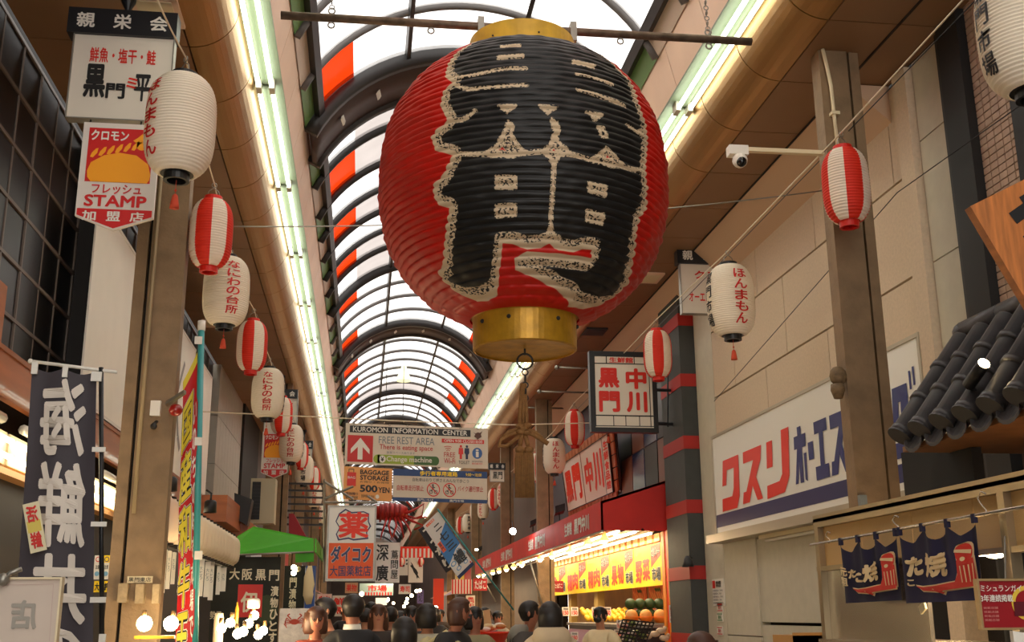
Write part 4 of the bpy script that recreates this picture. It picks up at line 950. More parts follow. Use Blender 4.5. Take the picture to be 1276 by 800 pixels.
# cloth with soft vertical folds
b = MB(); nu, nv = 16, 24; TLp, TRp, BRp, BLp = (40, 458), (120, 464), (116, 830), (14, 830)
def cl(u, v, h=0):
    x = (1 - v) * ((1 - u) * TLp[0] + u * TRp[0]) + v * ((1 - u) * BLp[0] + u * BRp[0]); y = (1 - v) * ((1 - u) * TLp[1] + u * TRp[1]) + v * 830
    y += 4 * math.sin(u * PI * 2) ** 2 * (1 - v) ** 4
    return q(x, y) + Vector((0, .010 * math.sin(u * 9 + v * 3) * (1 - .3 * v) - h, 0))
b.add([cl(i / nu, j / nv) for j in range(nv + 1) for i in range(nu + 1)], [(j * (nu + 1) + i, (j + 1) * (nu + 1) + i, (j + 1) * (nu + 1) + i + 1, j * (nu + 1) + i + 1) for j in range(nv) for i in range(nu)])
b.build('cloth', BK, root, True)
L_ = MB()
for ch, (l, t, r, bt) in zip('海鮮丼の', ((.18, .03, .86, .29), (.20, .31, .88, .60), (.20, .62, .92, .86), (.25, .87, .9, 1.05))):
    a, f, asp = glyphs(ch, .045); L_.add([cl(l + (r - l) * (1 - x), min(1.0, bt + (t - bt) * y), .016) for x, y in a], f)
L_.build('lettering', mat('banner_white', S(222, 210, 196), .6), root)
MB().tube([q(38, 450), q(146, 464)], .008, 8).ball(q(38, 450), .012, 8).build('cross_rod', WHITE, root, True)
MB().tube([q(126, 458), q(127, 830)], .011, 8).build('pole', mat('black_pole', S(24, 24, 26), .4), root, True)
for px, py, w, h in ((43, 451, 6, 15), (81, 456, 5, 14), (120, 463, 12, 12), (123, 557, 16, 6), (123, 650, 19, 6), (122, 744, 19, 7), (127, 790, 7, 18)):
    a = q(px - w / 2, py, YB - .02); c = q(px + w / 2, py + h, YB - .02); MB().box(a.x, c.x, YB - .022, YB - .012, c.z, a.z).build('tab', WHITE, root)
s = flag('small_tag', 'small white tag with red mirrored characters pinned on the charcoal banner', (28, 629), (48, 624), (54, 684), (38, 690), 5.08, mat('tag_cream', S(232, 220, 180), .5), 'tag')
s.poly([(8, 110), (92, 110), (92, 180), (8, 180)], mat('tag_yellow', S(224, 200, 90), .5), 1)
s.text('活', 15, 20, 85, 120, RED, .06, mirror=True); s.text('鮮', 15, 180, 85, 280, RED, .06, mirror=True); s.done()
s = Sign.facing('back_of_board', 'whitish board seen from behind at the bottom left corner with faint mirrored writing', 'board', -40, 722, 71, 830, 3.6, thick=.02, m=mat('board_back', S(204, 186, 170), .6, noise=.05), edge=(CREAM, .006))
s.text('店', 12, 748, 46, 785, mat('faint_print', S(158, 150, 138), .6), .05, mirror=True)
s.stroke([(-40, 730), (62, 728), (64, 800)], .6, mat('faint_pink', S(190, 160, 150), .6), 1)
for u in (-6,): s.rect(u - 2, 740, u, 790, mat('faint_print', (0,)), 1)
s.done(); p_ = q(4, 722, 3.58); MB().tube([p_, p_ + Vector((.02, 0, .02)), p_ + Vector((.05, 0, .03))], .008, 6).ball(p_, .02, 8).build('clip', STEEL, s.root, True)
# --- red and yellow flag on the teal pole
YF = 8.3; q = lambda x, y, Y=YF: atY(x, y, Y)
root = T('beef_flag', 'tall narrow red and yellow flag on a teal pole at the left', 'flag', tuple(q(240, 800)))
MB().tube([q(251, 405), q(242, 830)], .024, 10).build('teal_pole', mat('teal_paint', S(60, 150, 150), .4), root, True)
MB().tube([q(251.3, 400), q(251, 412)], .03, 8).build('pole_tip', WHITE, root, True)
for y in (424, 550, 692): a = q(246, y, YF - .03); MB().box(a.x - .02, a.x + .035, YF - .035, YF - .028, a.z - .03, a.z + .03).build('tab', WHITE, root)
b = MB(); FL = [(230, 462), (247, 440), (243, 830), (217, 830)]
def fc(u, v, h=0):
    x = (1 - v) * ((1 - u) * 228 + u * 248) + v * ((1 - u) * 218 + u * 242); y = (1 - v) * ((1 - u) * 476 + u * 432) + v * 830
    return q(x, y) + Vector((0, .03 * math.sin(v * 11 + u * 2) - h, 0))
b.add([fc(i / 4, j / 30) for j in range(31) for i in range(5)], [(j * 5 + i, (j + 1) * 5 + i, (j + 1) * 5 + i + 1, j * 5 + i + 1) for j in range(30) for i in range(4)])
b.m = [1 if j < 1 else 0 for j in range(30) for i in range(4)]
b.build('cloth', [mat('flag_red', S(196, 30, 34), .6, trans=.15), mat('flag_yellow', S(226, 206, 60), .6)], root, True)
for bold, h, m in ((.14, .006, WHITE), (.10, .009, BLACK), (.045, .012, mat('flag_yellow', (0,)))):
    b = MB()
    for i, ch in enumerate('国産和牛王'):
        a, f, asp = glyphs(ch, bold); e = {.14: .05, .10: .025, .045: 0}[bold]
        b.add([fc(.02 - e + (.66 + 2 * e) * x, .10 + i * .18 + .165 * (1 - y) - e * .1 * (1 - 2 * (1 - y)), h) for x, y in a], f)
    b.build('lettering', m, root)
b = MB()
for i, ch in enumerate('いのちの味を市場で'):
    a, f, asp = glyphs(ch, .03); b.add([fc(.74 + .2 * x, .16 + i * .085 + .07 * (1 - y), .008) for x, y in a], f)
b.build('lettering', WHITE, root)
# --- white hanging sheets on the left facade
SH = mat('white_sheet', S(252, 246, 234), .6, noise=.04, nscale=2, trans=.1)
def sheet(label, ya, yb, za, zb, zc=None, brush=False):
    r = T('hanging_sheet', label, 'sheet', (-2.3, ya, zb)); b = MB()
    b.obox((-2.3, ya, zb), (0, yb - ya, 0), (0, 0, za - zb), (.015, 0, 0)); b.build('cloth', SH, r)
    e = MB().box(-2.305, -2.28, ya, yb, za - .03, za).box(-2.305, -2.28, ya, yb, zb, zb + .03); e.build('hem', WHITE, r)
    if brush:
        n_ = Sign('', '', '', (-2.284, ya, za), (0, yb - ya, 0), (0, 0, zb - za), (0, 0, 100, 100), root=r)
        G_ = mat('brush_grey', S(150, 144, 136), .6); P_ = mat('brush_pink', S(196, 140, 124), .6)
        n_.stroke([(30, 15), (45, 40), (60, 72), (68, 80)], 5, G_).stroke([(66, 20), (50, 45), (30, 70)], 4, G_).stroke([(10, 30), (22, 60)], 8, P_).stroke([(14, 50), (40, 64)], 6, P_); n_.done()
sheet('tall white sheet on the left facade, left of the column', 9.0, 10.75, 4.97, 3.22)
sheet('white sheet with faint brush strokes right of the left column', 12.2, 14.6, 4.97, 3.16, brush=True)
sheet('white sheet behind the teal flag pole', 14.7, 16.3, 4.95, 3.2)
# ================================================================ SHOPS ON THE RIGHT
# --- grocery: red awning, lamps, yellow banners, produce
aw = T('red_awning', 'long red cloth awning with white lettering over the grocery front', 'awning', (3.05, 22, 2.59))
b = MB(); YA, YB2 = 14.15, 30.7
b.prism([(3.05, YA, 2.59), (3.05, YA, 2.96), (4.2, YA, 3.32), (4.2, YA, 2.58), (4.17, YA, 2.58), (4.17, YA, 3.28), (3.08, YA, 2.935), (3.08, YA, 2.59)], (0, YB2 - YA, 0))
b.build('cloth', REDC, aw)
MB().add([(3.05, YA, 2.59), (3.05, YA, 2.96), (4.2, YA, 3.32), (4.2, YA, 2.58)], [(0, 1, 2, 3)]).add([(3.05, YA + .02, 2.59), (3.05, YA + .02, 2.96), (4.2, YA + .02, 3.32), (4.2, YA + .02, 2.58)], [(3, 2, 1, 0)]).build('end_cloth', REDC, aw)
b = MB()
for x, z in ((3.07, 2.58), (3.6, 2.6), (4.1, 2.58)): b.tube([(x, YA, z), (x, YB2, z)], .018, 6)
b.build('frame_tube', STEEL, aw)['kind'] = 'stuff'
n_ = Sign('', '', '', (3.048, YB2, 2.96), (0, YA - YB2, 0), (0, 0, -.37), (0, 0, 1655, 37), root=aw)
n_.n = Vector((-1, 0, 0))
for u in (1390, 1010, 590, 200): n_.text('生鮮館', u, 9, u + 62, 29, WHITE, .05); n_.text('黒門中川', u + 80, 8, u + 190, 31, WHITE, .06)
n_.done()
for i, (x, y0, y1) in enumerate([(3.35, 14.4, 24), (3.55, 14.3, 24), (3.75, 14.25, 24), (3.2, 16, 24)]):
    L = 1.2; y = y0; k = 0
    while y + L < y1:
        if k == 0 and i == 0:
            tl = T('awning_tube_light', 'warm fluorescent tube, nearest in the outer middle row under the red awning', 'light', (0, 0, 0), 'fluorescent tubes under the red awning')
            MB().tube([(0, .04, 0), (0, L - .06, 0)], .016, 6).build('tube', WARMTUBE, tl, True); MB().box(-.03, .03, 0, L - .02, .016, .05).build('batten', CREAM, tl); P0 = tl; tl.location = (x, y, 2.60)
        else: c = copy_tree(P0); c.location = (x, y, 2.60 - .02 * i); c['label'] = 'warm fluorescent tube, %s in the %s row under the red awning' % (nth(k), ('outer middle', 'inner middle', 'innermost', 'outermost')[i])
        y += L + .02; k += 1
bp = None
for i, (px, py) in enumerate([(753, 672), (733, 677), (711, 687), (688, 692), (673, 696), (650, 703), (640, 706), (631, 709), (622, 711), (614, 713), (603, 715), (596, 717), (768, 664)]):
    c = atX(px, py, 3.16 if i < 12 else 3.5)
    if bp is None:
        bp = T('clip_lamp', 'white shaded bulb, nearest along the red awning edge', 'lamp', (0, 0, 0), 'bulb lamps along the red awning edge')
        MB().lathe([(.025, .10), (.03, .06), (.055, .02), (.075, -.02), (.07, -.02), (.05, .015), (.02, .06)], (0, 0, 0), 14).build('shade', mat('lamp_shade_white', S(240, 220, 190), .5, trans=.3), bp, True)
        MB().ball((0, 0, -.02), .042, 10).build('bulb', BULB, bp, True); MB().tube([(0, 0, .1), (0, 0, .16)], .008, 5).build('cord', DARK, bp); bp.location = c
    else: q_ = copy_tree(bp); q_.location = c; q_['label'] = 'white shaded bulb, %s along the red awning edge' % nth(i) if i < 12 else 'single shaded bulb inside the near end of the red awning'
    if i < 8 and i % 2 == 0: bulb_light(tuple(c + Vector((0, 0, -.12))), 4)
area('awning_light', (3.6, 17.2, 2.52), .7, 34, (1, .80, .52), (0, 0, 0), 5.5); area('awning_light', (3.55, 23.5, 2.52), .7, 26, (1, .80, .52), (0, 0, 0), 5)
OW = mat('orange_timber', S(232, 140, 40), .5, noise=.15, nscale=5, stretch=(6, 6, 1))
gf = T('grocery_front', 'orange timber post and beam frame of the grocery beside the striped pillar', 'shop front', (4.0, 14, 0))
MB().box(3.88, 4.05, 13.92, 14.04, 0, 2.58).build('post', OW, gf); MB().box(3.89, 4.05, 14.20, 14.34, 0, 2.58).build('post', OW, gf); MB().box(3.9, 4.05, 14.06, 14.18, 0, 2.58).build('red_strip', BRED, gf)
MB().box(3.94, 4.05, 14.34, 24, 2.44, 2.47).build('rail', RED, gf)
me = None
for i in range(24):
    y = 14.45 + i * .4
    if me is None: o = MB().box(3.90, 3.98, 0, .27, 2.475, 2.58).build('block', mat('beige_block', S(236, 180, 110), .6), gf); me = o.data; o.location.y = y
    else: inst('block', me, gf, (0, y, 0))
for y in (19.0, 21.5): MB().box(4.0, 4.12, y, y + .3, 0, 2.58).build('post', mat('ochre_wall', S(196, 160, 84), .6), gf)
MB().box(4.5, 4.6, 14.2, 24, 0, 2.58).build('back_wall', mat('shop_back', S(190, 150, 100), .7, noise=.2, nscale=2), gf)
MB().box(4.05, 4.5, 14.2, 24, 2.55, 2.6).build('ceiling_board', mat('shop_back', (0,)), gf)
for a, y0, y1 in (('野菜', 14.36, 15.9), ('果物', 15.9, 17.5), ('精肉', 17.5, 19.4), ('精肉', 19.4, 21.4), ('鮮魚', 21.4, 23.7)):
    lb = {14.36: 'yellow banner with red vegetable lettering nearest the orange post', 15.9: 'yellow banner with red fruit lettering, second from the orange post', 17.5: 'yellow meat banner right beside the fruit banner', 19.4: 'yellow meat banner beside the fish banner', 21.4: 'farthest yellow banner with red fish lettering'}[y0]
    s = Sign('yellow_banner', lb, 'banner', (3.90, y1, 2.45), (0, y0 - y1 + .02, 0), (0, 0, -.55), (0, 0, 100, 60), thick=.006, m=YELLOW)
    s.text(a[0], 6, 20, 32, 54, BRED, .07); s.text(a[1], 33, 18, 60, 52, BRED, .07); s.text('中川', 10, 7, 28, 14, BLACK, 0)
    s.poly([(64, 20), (64, 2), (98, 0), (98, 18), (72, 30), (64, 34)], BRED, 1); s.text('日本一', 67, 5, 96, 20, WHITE, .12, 2); s.text('日本一', 67, 5, 96, 20, BLACK, .05, 3)
    s.text('市場', 66, 33, 97, 54, WHITE, .12, 2); s.text('市場', 67, 34, 96, 53, BLACK, .05, 3); s.done()
c = atX(695, 728, 3.7); s = Sign.facing('tobacco_sign', 'small dark red sign with white kana in front of the farthest yellow banner', 'sign', 689, 724, 702, 738, c.y, thick=.03, m=mat('dark_red_sign', S(170, 26, 34), .4)); s.text('たばこ', 690, 727, 701, 733, WHITE, .05); s.done()
VEG = [mat('carrot_orange', S(236, 110, 30), .5), mat('leaf_green', S(60, 90, 34), .6), mat('dark_basket', S(60, 30, 16), .7)]
for i, (y0, y1) in enumerate(((14.5, 15.5), (15.6, 16.7), (16.8, 17.7))):
    s = Sign('carrot_poster', ('carrot poster nearest the orange post', 'middle carrot poster in the grocery', 'carrot poster farthest from the orange post')[i], 'poster', (4.3, y1, 1.93), (0, y0 - y1, 0), (0, 0, -.36), (0, 0, 100, 50), thick=.01, m=mat('poster_orange', S(226, 104, 40), .5, noise=.4, nscale=10))
    for k in range(7): s.stroke([(8 + k * 12, 8 + k % 3 * 3), (26 + k * 10, 26)], 5, mat('poster_light', S(244, 150, 70), .5), 1)
    for k in range(6): s.disc(40 + k * 5, 6 + k % 2 * 3, 4, 3, VEG[1], 2, 8)
    s.poly([(0, 30), (30, 38), (60, 32), (100, 40), (100, 48), (0, 42)], VEG[2], 2); s.done()
# fruit counter
ct = T('fruit_counter', 'dark display counter in the grocery carrying fruit', 'counter', (3.9, 16, 0))
MB().box(3.5, 4.4, 14.4, 19, 0, 1.36).build('body', mat('counter_black', S(40, 36, 40), .4), ct); MB().box(3.46, 4.4, 14.35, 19.05, 1.36, 1.40).build('top', STEEL, ct); MB().box(3.49, 3.5, 14.4, 19, 1.1, 1.3).build('lit_strip', mat('pink_strip', S(220, 170, 190), .5), ct)
OR_ = mat('orange_peel', S(240, 130, 30), .5, bump=.2, bscale=200); first = None
for i in range(5):
    if first is None:
        first = T('melon', 'pale orange melon on the grocery counter with an orange wrap', 'fruit', (0, 0, 0), 'wrapped melons in a row on the counter')
        MB().ball((0, 0, .09), .085, 12).build('rind', mat('melon_rind', S(236, 176, 96), .6, noise=.1, nscale=20), first, True); MB().lathe([(.05, 0), (.085, .04), (.10, .085), (.09, .085), (.07, .03)], (0, 0, 0), 12).build('wrap', OR_, first, True)
        f_ = first
    else: f_ = copy_tree(first)
    f_.location = (3.50 + i * .19, 14.5, 1.42); f_['label'] = 'pale orange melon in an orange wrap, %s in the counter row' % ('leftmost', 'second from left', 'middle', 'fourth from left', 'rightmost')[i]
first = None
for i in range(14):
    if first is None: first = tag(MB().ball((0, 0, .075), .08, 10, (1, 1, .9)).build('green_squash', mat('squash_green', S(50, 74, 30), .5, noise=.3, nscale=20), None, True), 'dark green squash piled behind the wrapped melons', 'vegetable', 'dark green squashes on the counter'); o = first
    else: o = first.copy(); COL.objects.link(o)
    o.location = (3.55 + (i % 7) * .13, 14.75, 1.46 + (i // 7) * .13)
LEM = mat('yellow_fruit', S(244, 190, 50), .5); first = None
for i in range(60):
    r_ = i // 20; k = i % 20
    if first is None: first = tag(MB().ball((0, 0, .04), .045, 8).build('yellow_fruit', LEM, None, True), 'small yellow fruit heaped on the counter behind the couple', 'fruit', 'yellow fruit heaped on the counter'); o = first
    else: o = first.copy(); COL.objects.link(o)
    o.location = (3.40 + (i % 10) * .085, 16.9 + (i // 10) * .09, 1.42 + (i // 10) * .022 + random.random() * .03)
PT = mat('price_card_white', S(240, 226, 210), .5)
pc = [(705, 762, 18), (716, 762, 17.5), (742, 762, 16.5), (757, 762, 16), (716, 793, 13), (773, 778, 13.8), (770, 790, 13.6)]
for i, (px, py, Y) in enumerate(pc):
    h = 11; lb = ['leftmost white price card in the grocery', 'price card second from the left in the grocery', 'price card left of the vendor', 'price card right of the vendor', 'price card low behind the beige puffer coat', 'price card above the black crate', 'price card beside the black crate'][i]
    s = Sign.facing('price_card', lb, 'price card', px - 4.5, py - h / 2, px + 4.5, py + h / 2, min(Y, 30), thick=.008, m=PT); s.text('150', px - 3.5, py - 1, px + 3.5, py + 4, BRED, .05); s.text('特価', px - 3, py - 4.6, px + 3, py - 1.8, BLACK, .02); s.done()
# wire crate with vegetables in front
cr8 = T('black_crate', 'black slatted crate tilted in front of the grocery counter', 'crate', (3.45, 13.5, 1.2))
A_ = atY(776, 772, 13.4); Bq = atY(815, 776, 13.4); Cq = atY(800, 812, 13.4); Dq = atY(766, 806, 13.4); b = MB()
for i in range(9):
    t = i / 8; b.tube([A_.lerp(Bq, t), Dq.lerp(Cq, t)], .009, 5); b.tube([A_.lerp(Dq, t), Bq.lerp(Cq, t)], .009, 5)
o = b.build('slat', BLACK, cr8); o['kind'] = 'stuff'
b = MB().obox(Dq + Vector((0, .04, -.2)), Cq - Dq, (0, .3, 0), (0, 0, .02)).build('bottom', BLACK, cr8)
first = None
for i in range(22):
    c = A_.lerp(Bq, random.random()).lerp(Dq.lerp(Cq, random.random()), random.random()) + Vector((0, .09, 0))
    m = [mat('pack_white', S(226, 210, 190), .3), mat('pack_pink', S(220, 150, 140), .3), mat('pack_green', S(130, 150, 70), .4)][i % 3]
    o = MB().ball((0, 0, 0), .045, 8, (1.2, .8, .8)).build('wrapped_vegetable', m, None, True); o.location = c; tag(o, ('pale', 'pinkish', 'green')[i % 3] + ' wrapped vegetable packet behind the black crate slats', 'vegetable', ('pale', 'pinkish', 'green')[i % 3] + ' packets in the black crate')
for i, (px, py) in enumerate(((816, 790), (824, 786), (806, 793), (828, 795))):
    c = atY(px, py, 13.9); o = MB().ball((0, 0, 0), .055, 8, (1.3, .8, .7)).ball((.05, 0, .03), .03, 6).build('wrapped_packet', mat('pack_clear', S(226, 196, 160), .25), None, True); o.location = c; tag(o, ('wrapped food packet nearest the crate', 'topmost wrapped food packet by the post', 'low wrapped food packet under the crate edge', 'wrapped food packet against the orange post')[i], 'packet')
for i, (py, h, m) in enumerate(((733, 28, CREAM), (765, 22, PT))):
    s = Sign.facing('paper_strip', ('tall cream paper strip on the orange post', 'lower white paper strip on the orange post')[i], 'notice', 834, py - h / 2, 840, py + h / 2, 13.9, thick=.006, m=m); s.text('特選品', 835, py - h * .4, 839, py + h * .4, RED, .02, vert=True); s.done()
s = Sign.facing('fish_poster', 'cream poster of long fish with red foot on the orange post', 'poster', 842, 743, 854, 789, 13.9, thick=.008, m=mat('poster_cream', S(240, 214, 150), .5))
s.stroke([(846, 747), (846, 766)], 2, mat('fish_brown', S(150, 100, 70), .5)).stroke([(850, 747), (850, 766)], 2, mat('fish_brown', (0,))); s.rect(842, 780, 854, 789, RED, 1); s.text('うなぎ', 844, 769, 852, 776, BLACK, .02); s.done()
# lamp hood on the striped pillar and floodlights on the awning roof
c = atY(857, 700, 12.95); fl = T('pillar_lamp', 'small dark hooded lamp on the striped pillar', 'lamp', tuple(c)); MB().lathe([(.02, .07), (.05, .03), (.075, -.06), (.07, -.06), (.03, .03)], c, 12).build('hood', mat('charcoal_metal', S(56, 56, 58), .5), fl, True); MB().tube([c + Vector((0, 0, .05)), c + Vector((.12, .05, .05))], .01, 5).build('arm', DARK, fl)
for i, (px, py, w) in enumerate(((697, 640, .17), (664, 655, .12), (598, 686, .12))):
    c = atX(px, py, 3.3); r = T('floodlight', ('black floodlight at the foot of the leaning sign', 'smaller black floodlight left of the leaning sign', 'bright floodlight above the far end of the red awning')[i], 'lamp', tuple(c))
    MB().obox(c + Vector((-w / 2, -w / 2, 0)), (w, 0, .05), (0, w, -.04), (0, 0, w * .7)).build('housing', BLACK, r); MB().tube([c + Vector((0, 0, -.12)), c], .012, 6).build('stalk', BLACK, r)
    if i == 2: MB().ball(c + Vector((-.10, -.05, .02)), .05, 10, (1, 1, .6)).build('lens', BULB, r, True)
c = atW(639, 662, 20); r = T('bright_lamp', 'bare bright white lamp glowing between two columns', 'lamp', tuple(c)); MB().ball(c, .06, 12).build('bulb', mat('white_bulb', (1, .97, .9), .3, emit=30), r, True); MB().tube([c + Vector((0, 0, .05)), c + Vector((0, .1, .2))], .01, 5).build('stem', DARK, r)
for i in range(2):
    a, c = [((660, 698), (676, 754)), ((600, 718), (618, 750))][i]; Y = atX(a[0], a[1], 3.1).y
    o = MB().tube([atY(*a, Y), atY(*c, Y)], .02, 6).build('awning_strut', STEEL, None, True); tag(o, ('steel strut slanting down under the middle of the red awning', 'steel strut slanting under the far end of the red awning')[i], 'strut')
# dark pane front behind leaning sign and beside the framed sign
wn = T('window_1', '', ''); del wn['label'], wn['category']; wn['kind'] = 'structure'
for i in range(4):
    for k, (z0, z1) in enumerate(((3.3, 3.9), (3.92, 4.7), (4.72, 5.5))): MB().box(4.08, 4.1, 14.3 + i * .75, 15.0 + i * .75, z0, z1).build('pane', [mat('rust_pane', S(110, 60, 40), .4), GLD, mat('blue_pane', S(40, 44, 80), .2)][(i + k) % 3], wn)
MB().box(4.0, 4.08, 14.0, 14.12, 3.3, 5.55).build('timber_strip', OW, wn); MB().box(4.0, 4.08, 14.14, 14.17, 3.3, 5.55).build('red_strip', RED, wn); MB().box(4.0, 4.08, 14.19, 14.3, 3.3, 5.55).build('timber_strip', OW, wn)

# --- drugstore doorway
d = T('door_1', '', ''); del d['label'], d['category']; d['kind'] = 'structure'
MB().box(4.07, 4.16, 8.8, 11.2, 0, 1.42).build('shutter_panel', WB2, d); MB().box(4.07, 4.16, 9.6, 11.2, 1.45, 2.28).build('shutter_panel', WB2, d); MB().box(4.06, 4.16, 9.5, 9.6, 0, 2.3).build('frame', DGAP, d)
s = Sign('hanging_pennant', 'small orange red pennant with black kana by the drugstore doorway', 'flag', (3.95, 7.75, 2.18), (.10, -.22, 0), (0, 0, -.42), (0, 0, 10, 40), thick=.006, m=BRED); s.text('せいろ', 2, 3, 8, 18, BLACK, .05, vert=True); s.rect(5, 20, 8, 40, WHITE, 1); s.done()
for i, z in enumerate((1.75, 1.45)):
    o = MB().box(4.18, 4.3, 7.5, 8.2, z, z + .22).build('stacked_goods', mat(('goods_teal', 'goods_mixed')[i], (S(120, 150, 150), S(170, 140, 130))[i], .4, noise=.6, nscale=30)); tag(o, ('upper shelf goods in wrappers inside the drugstore', 'lower shelf goods in wrappers inside the drugstore')[i], 'goods')
o = MB().box(3.2, 3.5, 6.2, 6.6, 1.30, 1.41).box(3.2, 3.5, 6.2, 6.205, 1.3, 1.43).build('cardboard_box', mat('cardboard', S(190, 140, 80), .8)); tag(o, 'brown cardboard box at the bottom by the stall', 'box'); o.location = atY(1000, 800, 8) - Vector((3.35, 6.4, 1.36))

# ================================================================ FOOD STALL, NEAR RIGHT
XS = 2.6; BR = mat('brushed_aluminium', S(176, 158, 128), .3, .8); CORR = mat('warm_backboard', S(216, 176, 116), .6, bump=.6, bscale=60, stretch=(1, 1, 12))
fs = T('food_stall', 'stainless steel food stall with a warm lit back board at the right', 'stall', (XS + .4, 5, 0))
MB().box(XS, XS + .05, 3.4, 6.2, 2.02, 2.07).build('top_rail', BR, fs); MB().box(XS, XS + .05, 3.4, 6.2, 1.775, 1.80).build('lower_rail', BR, fs)
for y, nme in ((4.22, 'post'), (6.13, 'post')): MB().box(XS - .005, XS + .045, y, y + .05, 0, 2.02).build(nme, BR, fs)
yy = 3.4
for k in range(5): MB().box(XS + .03, XS + .04, 3.4 + k * .56, 3.955 + k * .56, 1.80, 2.02).build('back_board', CORR, fs)
MB().box(XS + .03, XS + .05, 5.0, 6.13, 1.0, 1.775).build('steel_panel', CHROME, fs)
MB().box(XS - .02, XS + .5, 3.3, 6.2, 1.36, 1.40).build('counter_top', CHROME, fs); MB().box(XS + .02, XS + .5, 3.4, 6.15, 0, 1.36).build('counter_body', BR, fs)
MB().box(XS + .9, XS + .95, 3.2, 5.3, 0, 2.5).build('dark_inner_wall', BLACK, fs); MB().box(XS, XS + .9, 3.2, 6.2, 2.05, 2.09).build('roof_sheet', BR, fs)
rod = T('curtain_rod', 'thin steel rod on hooks carrying the navy shop curtains', 'rod', (2.5, 5, 1.94))
XR = 2.52; R0, R1 = atX(1010, 679, XR), atX(1290, 629, XR)
MB().tube([R0, R1], .007, 8).build('rod', CHROME, rod, True)
def rp(px): return R0.lerp(R1, (atX(px, 655, XR).y - R0.y) / (R1.y - R0.y))
for px, hh in ((1031, 16), (1117, 20), (1228, 28)):
    a = rp(px); k = hh * .0033
    MB().tube([a + Vector((0, 0, -.008)), a + Vector((0, -.02, .012)), a + Vector((0, .015, k * .45)), a + Vector((0, .035, k * .7)), a + Vector((0, .005, k)), a + Vector((0, -.03, k * .85))], .0035, 6).build('hook', CHROME, rod, True)
NVC = mat('noren_navy', S(30, 28, 62), .8, trans=.08); OCT = mat('octopus_red', S(214, 40, 30), .6); NL = mat('noren_cream', S(232, 206, 160), .6)
for ci, (pl_, pr_, lb, pb0, pb1) in enumerate(((1046, 1115, 'left navy shop curtain with cream lettering and a red octopus', 752, 748), (1120, 1215, 'right navy shop curtain with cream lettering and a red octopus', 752, 748))):
    r = T('shop_curtain', lb, 'curtain', (XR, rp((pl_ + pr_) / 2).y, 1.6))
    y0, y1 = rp(pl_).y, rp(pr_).y; nl = 3; 
    zt = lambda y: R0.lerp(R1, (y - R0.y) / (R1.y - R0.y)).z
    zb0 = atX(pl_, pb0, XR).z; zb1 = atX(pr_, pb1, XR).z
    def NP(u, v, h=0):
        y = y0 + (y1 - y0) * u; top = zt(y) - .018; k = u * nl; sag = .055 * (1 - abs(2 * (k - math.floor(k)) - 1) ** 1.5) if v == 0 or True else 0
        top -= sag * (1 - v); z = top + (zb0 + (zb1 - zb0) * u - top) * v
        return Vector((XR - .010 * math.sin(u * nl * 2 * PI) * (1 - .5 * v) - .008 * math.sin(u * 31) * (1 - v) - h, y, z))
    b = MB(); nu, nv = 36, 12
    b.add([NP(i / nu, j / nv) for j in range(nv + 1) for i in range(nu + 1)], [(j * (nu + 1) + i, (j + 1) * (nu + 1) + i, (j + 1) * (nu + 1) + i + 1, j * (nu + 1) + i + 1) for j in range(nv) for i in range(nu)])
    b.build('cloth', NVC, r, True)
    for k in range(nl + 1): a = Vector((XR, y0 + (y1 - y0) * k / nl, zt(y0 + (y1 - y0) * k / nl))); MB().obox(a + Vector((-.009, -.012, -.03)), (.018, 0, 0), (0, .024, 0), (0, 0, .038)).build('loop', NVC, r)
    L_ = MB()
    def put(ch, l, t, rr, bb, h=.014, mb=L_, bold=.07):
        a, f, asp = glyphs(ch, bold); mb.add([NP(l + (rr - l) * x, bb + (t - bb) * y, h) for x, y in a], f)
    if ci == 0:
        for i, ch in enumerate('元祖'): put(ch, .02, .38 + i * .18, .13, .54 + i * .18)
        put('た', .14, .40, .28, .58, bold=.09); put('こ', .26, .52, .44, .68, bold=.1); put('焼', .44, .34, .70, .68)
    else:
        put('た', .10, .28, .32, .62, bold=.1); put('こ', .10, .66, .18, .76); put('焼', .36, .28, .64, .66); put('き', .0, .0, .0001, .0001)
    L_.build('lettering', NL, r)
    for (m, e, h) in ((NL, .018, .012), (OCT, 0, .017)):
        b = MB()
        def PL(pts):
            cx = sum(p_[0] for p_ in pts) / len(pts); cy = sum(p_[1] for p_ in pts) / len(pts)
            b.add([NP(x + (e if x > cx else -e) * .7, y + (e if y > cy else -e), h) for x, y in pts], [tuple(range(len(pts)))])
        hd = [(.86 + .09 * math.cos(t), .34 + .16 * math.sin(t)) for t in [2 * PI * i / 16 for i in range(16)]]; PL(hd)
        PL([(.78, .44), (.95, .44), (.99, .78), (.94, .80), (.72, .80), (.78, .64)])
        PL([(.96, .74), (.96, .82), (.72, .84), (.50, .86), (.30, .84), (.20, .76), (.30, .79), (.48, .78), (.62, .76), (.78, .74)])
        PL([(.44, .84), (.56, .90), (.60, .84)])
        if e == 0:
            b2 = MB(); 
            for x0 in (.82, .86, .90, .94): b2.add([NP(x0, .52, .021), NP(x0 + .012, .52, .021), NP(x0 + .02, .76, .021), NP(x0 + .01, .76, .021)], [(0, 1, 2, 3)])
            b2.add([NP(.86 + .025 * math.cos(t), .42 + .035 * math.sin(t), .021) for t in [2 * PI * i / 10 for i in range(10)]], [tuple(range(10))])
            b2.add([NP(x, y, .021) for x, y in ((.78, .27), (.95, .33), (.94, .38), (.77, .32))], [(0, 1, 2, 3)])
            b2.build('printed_line', NL, r)
        b.build('octopus_print', m, r)
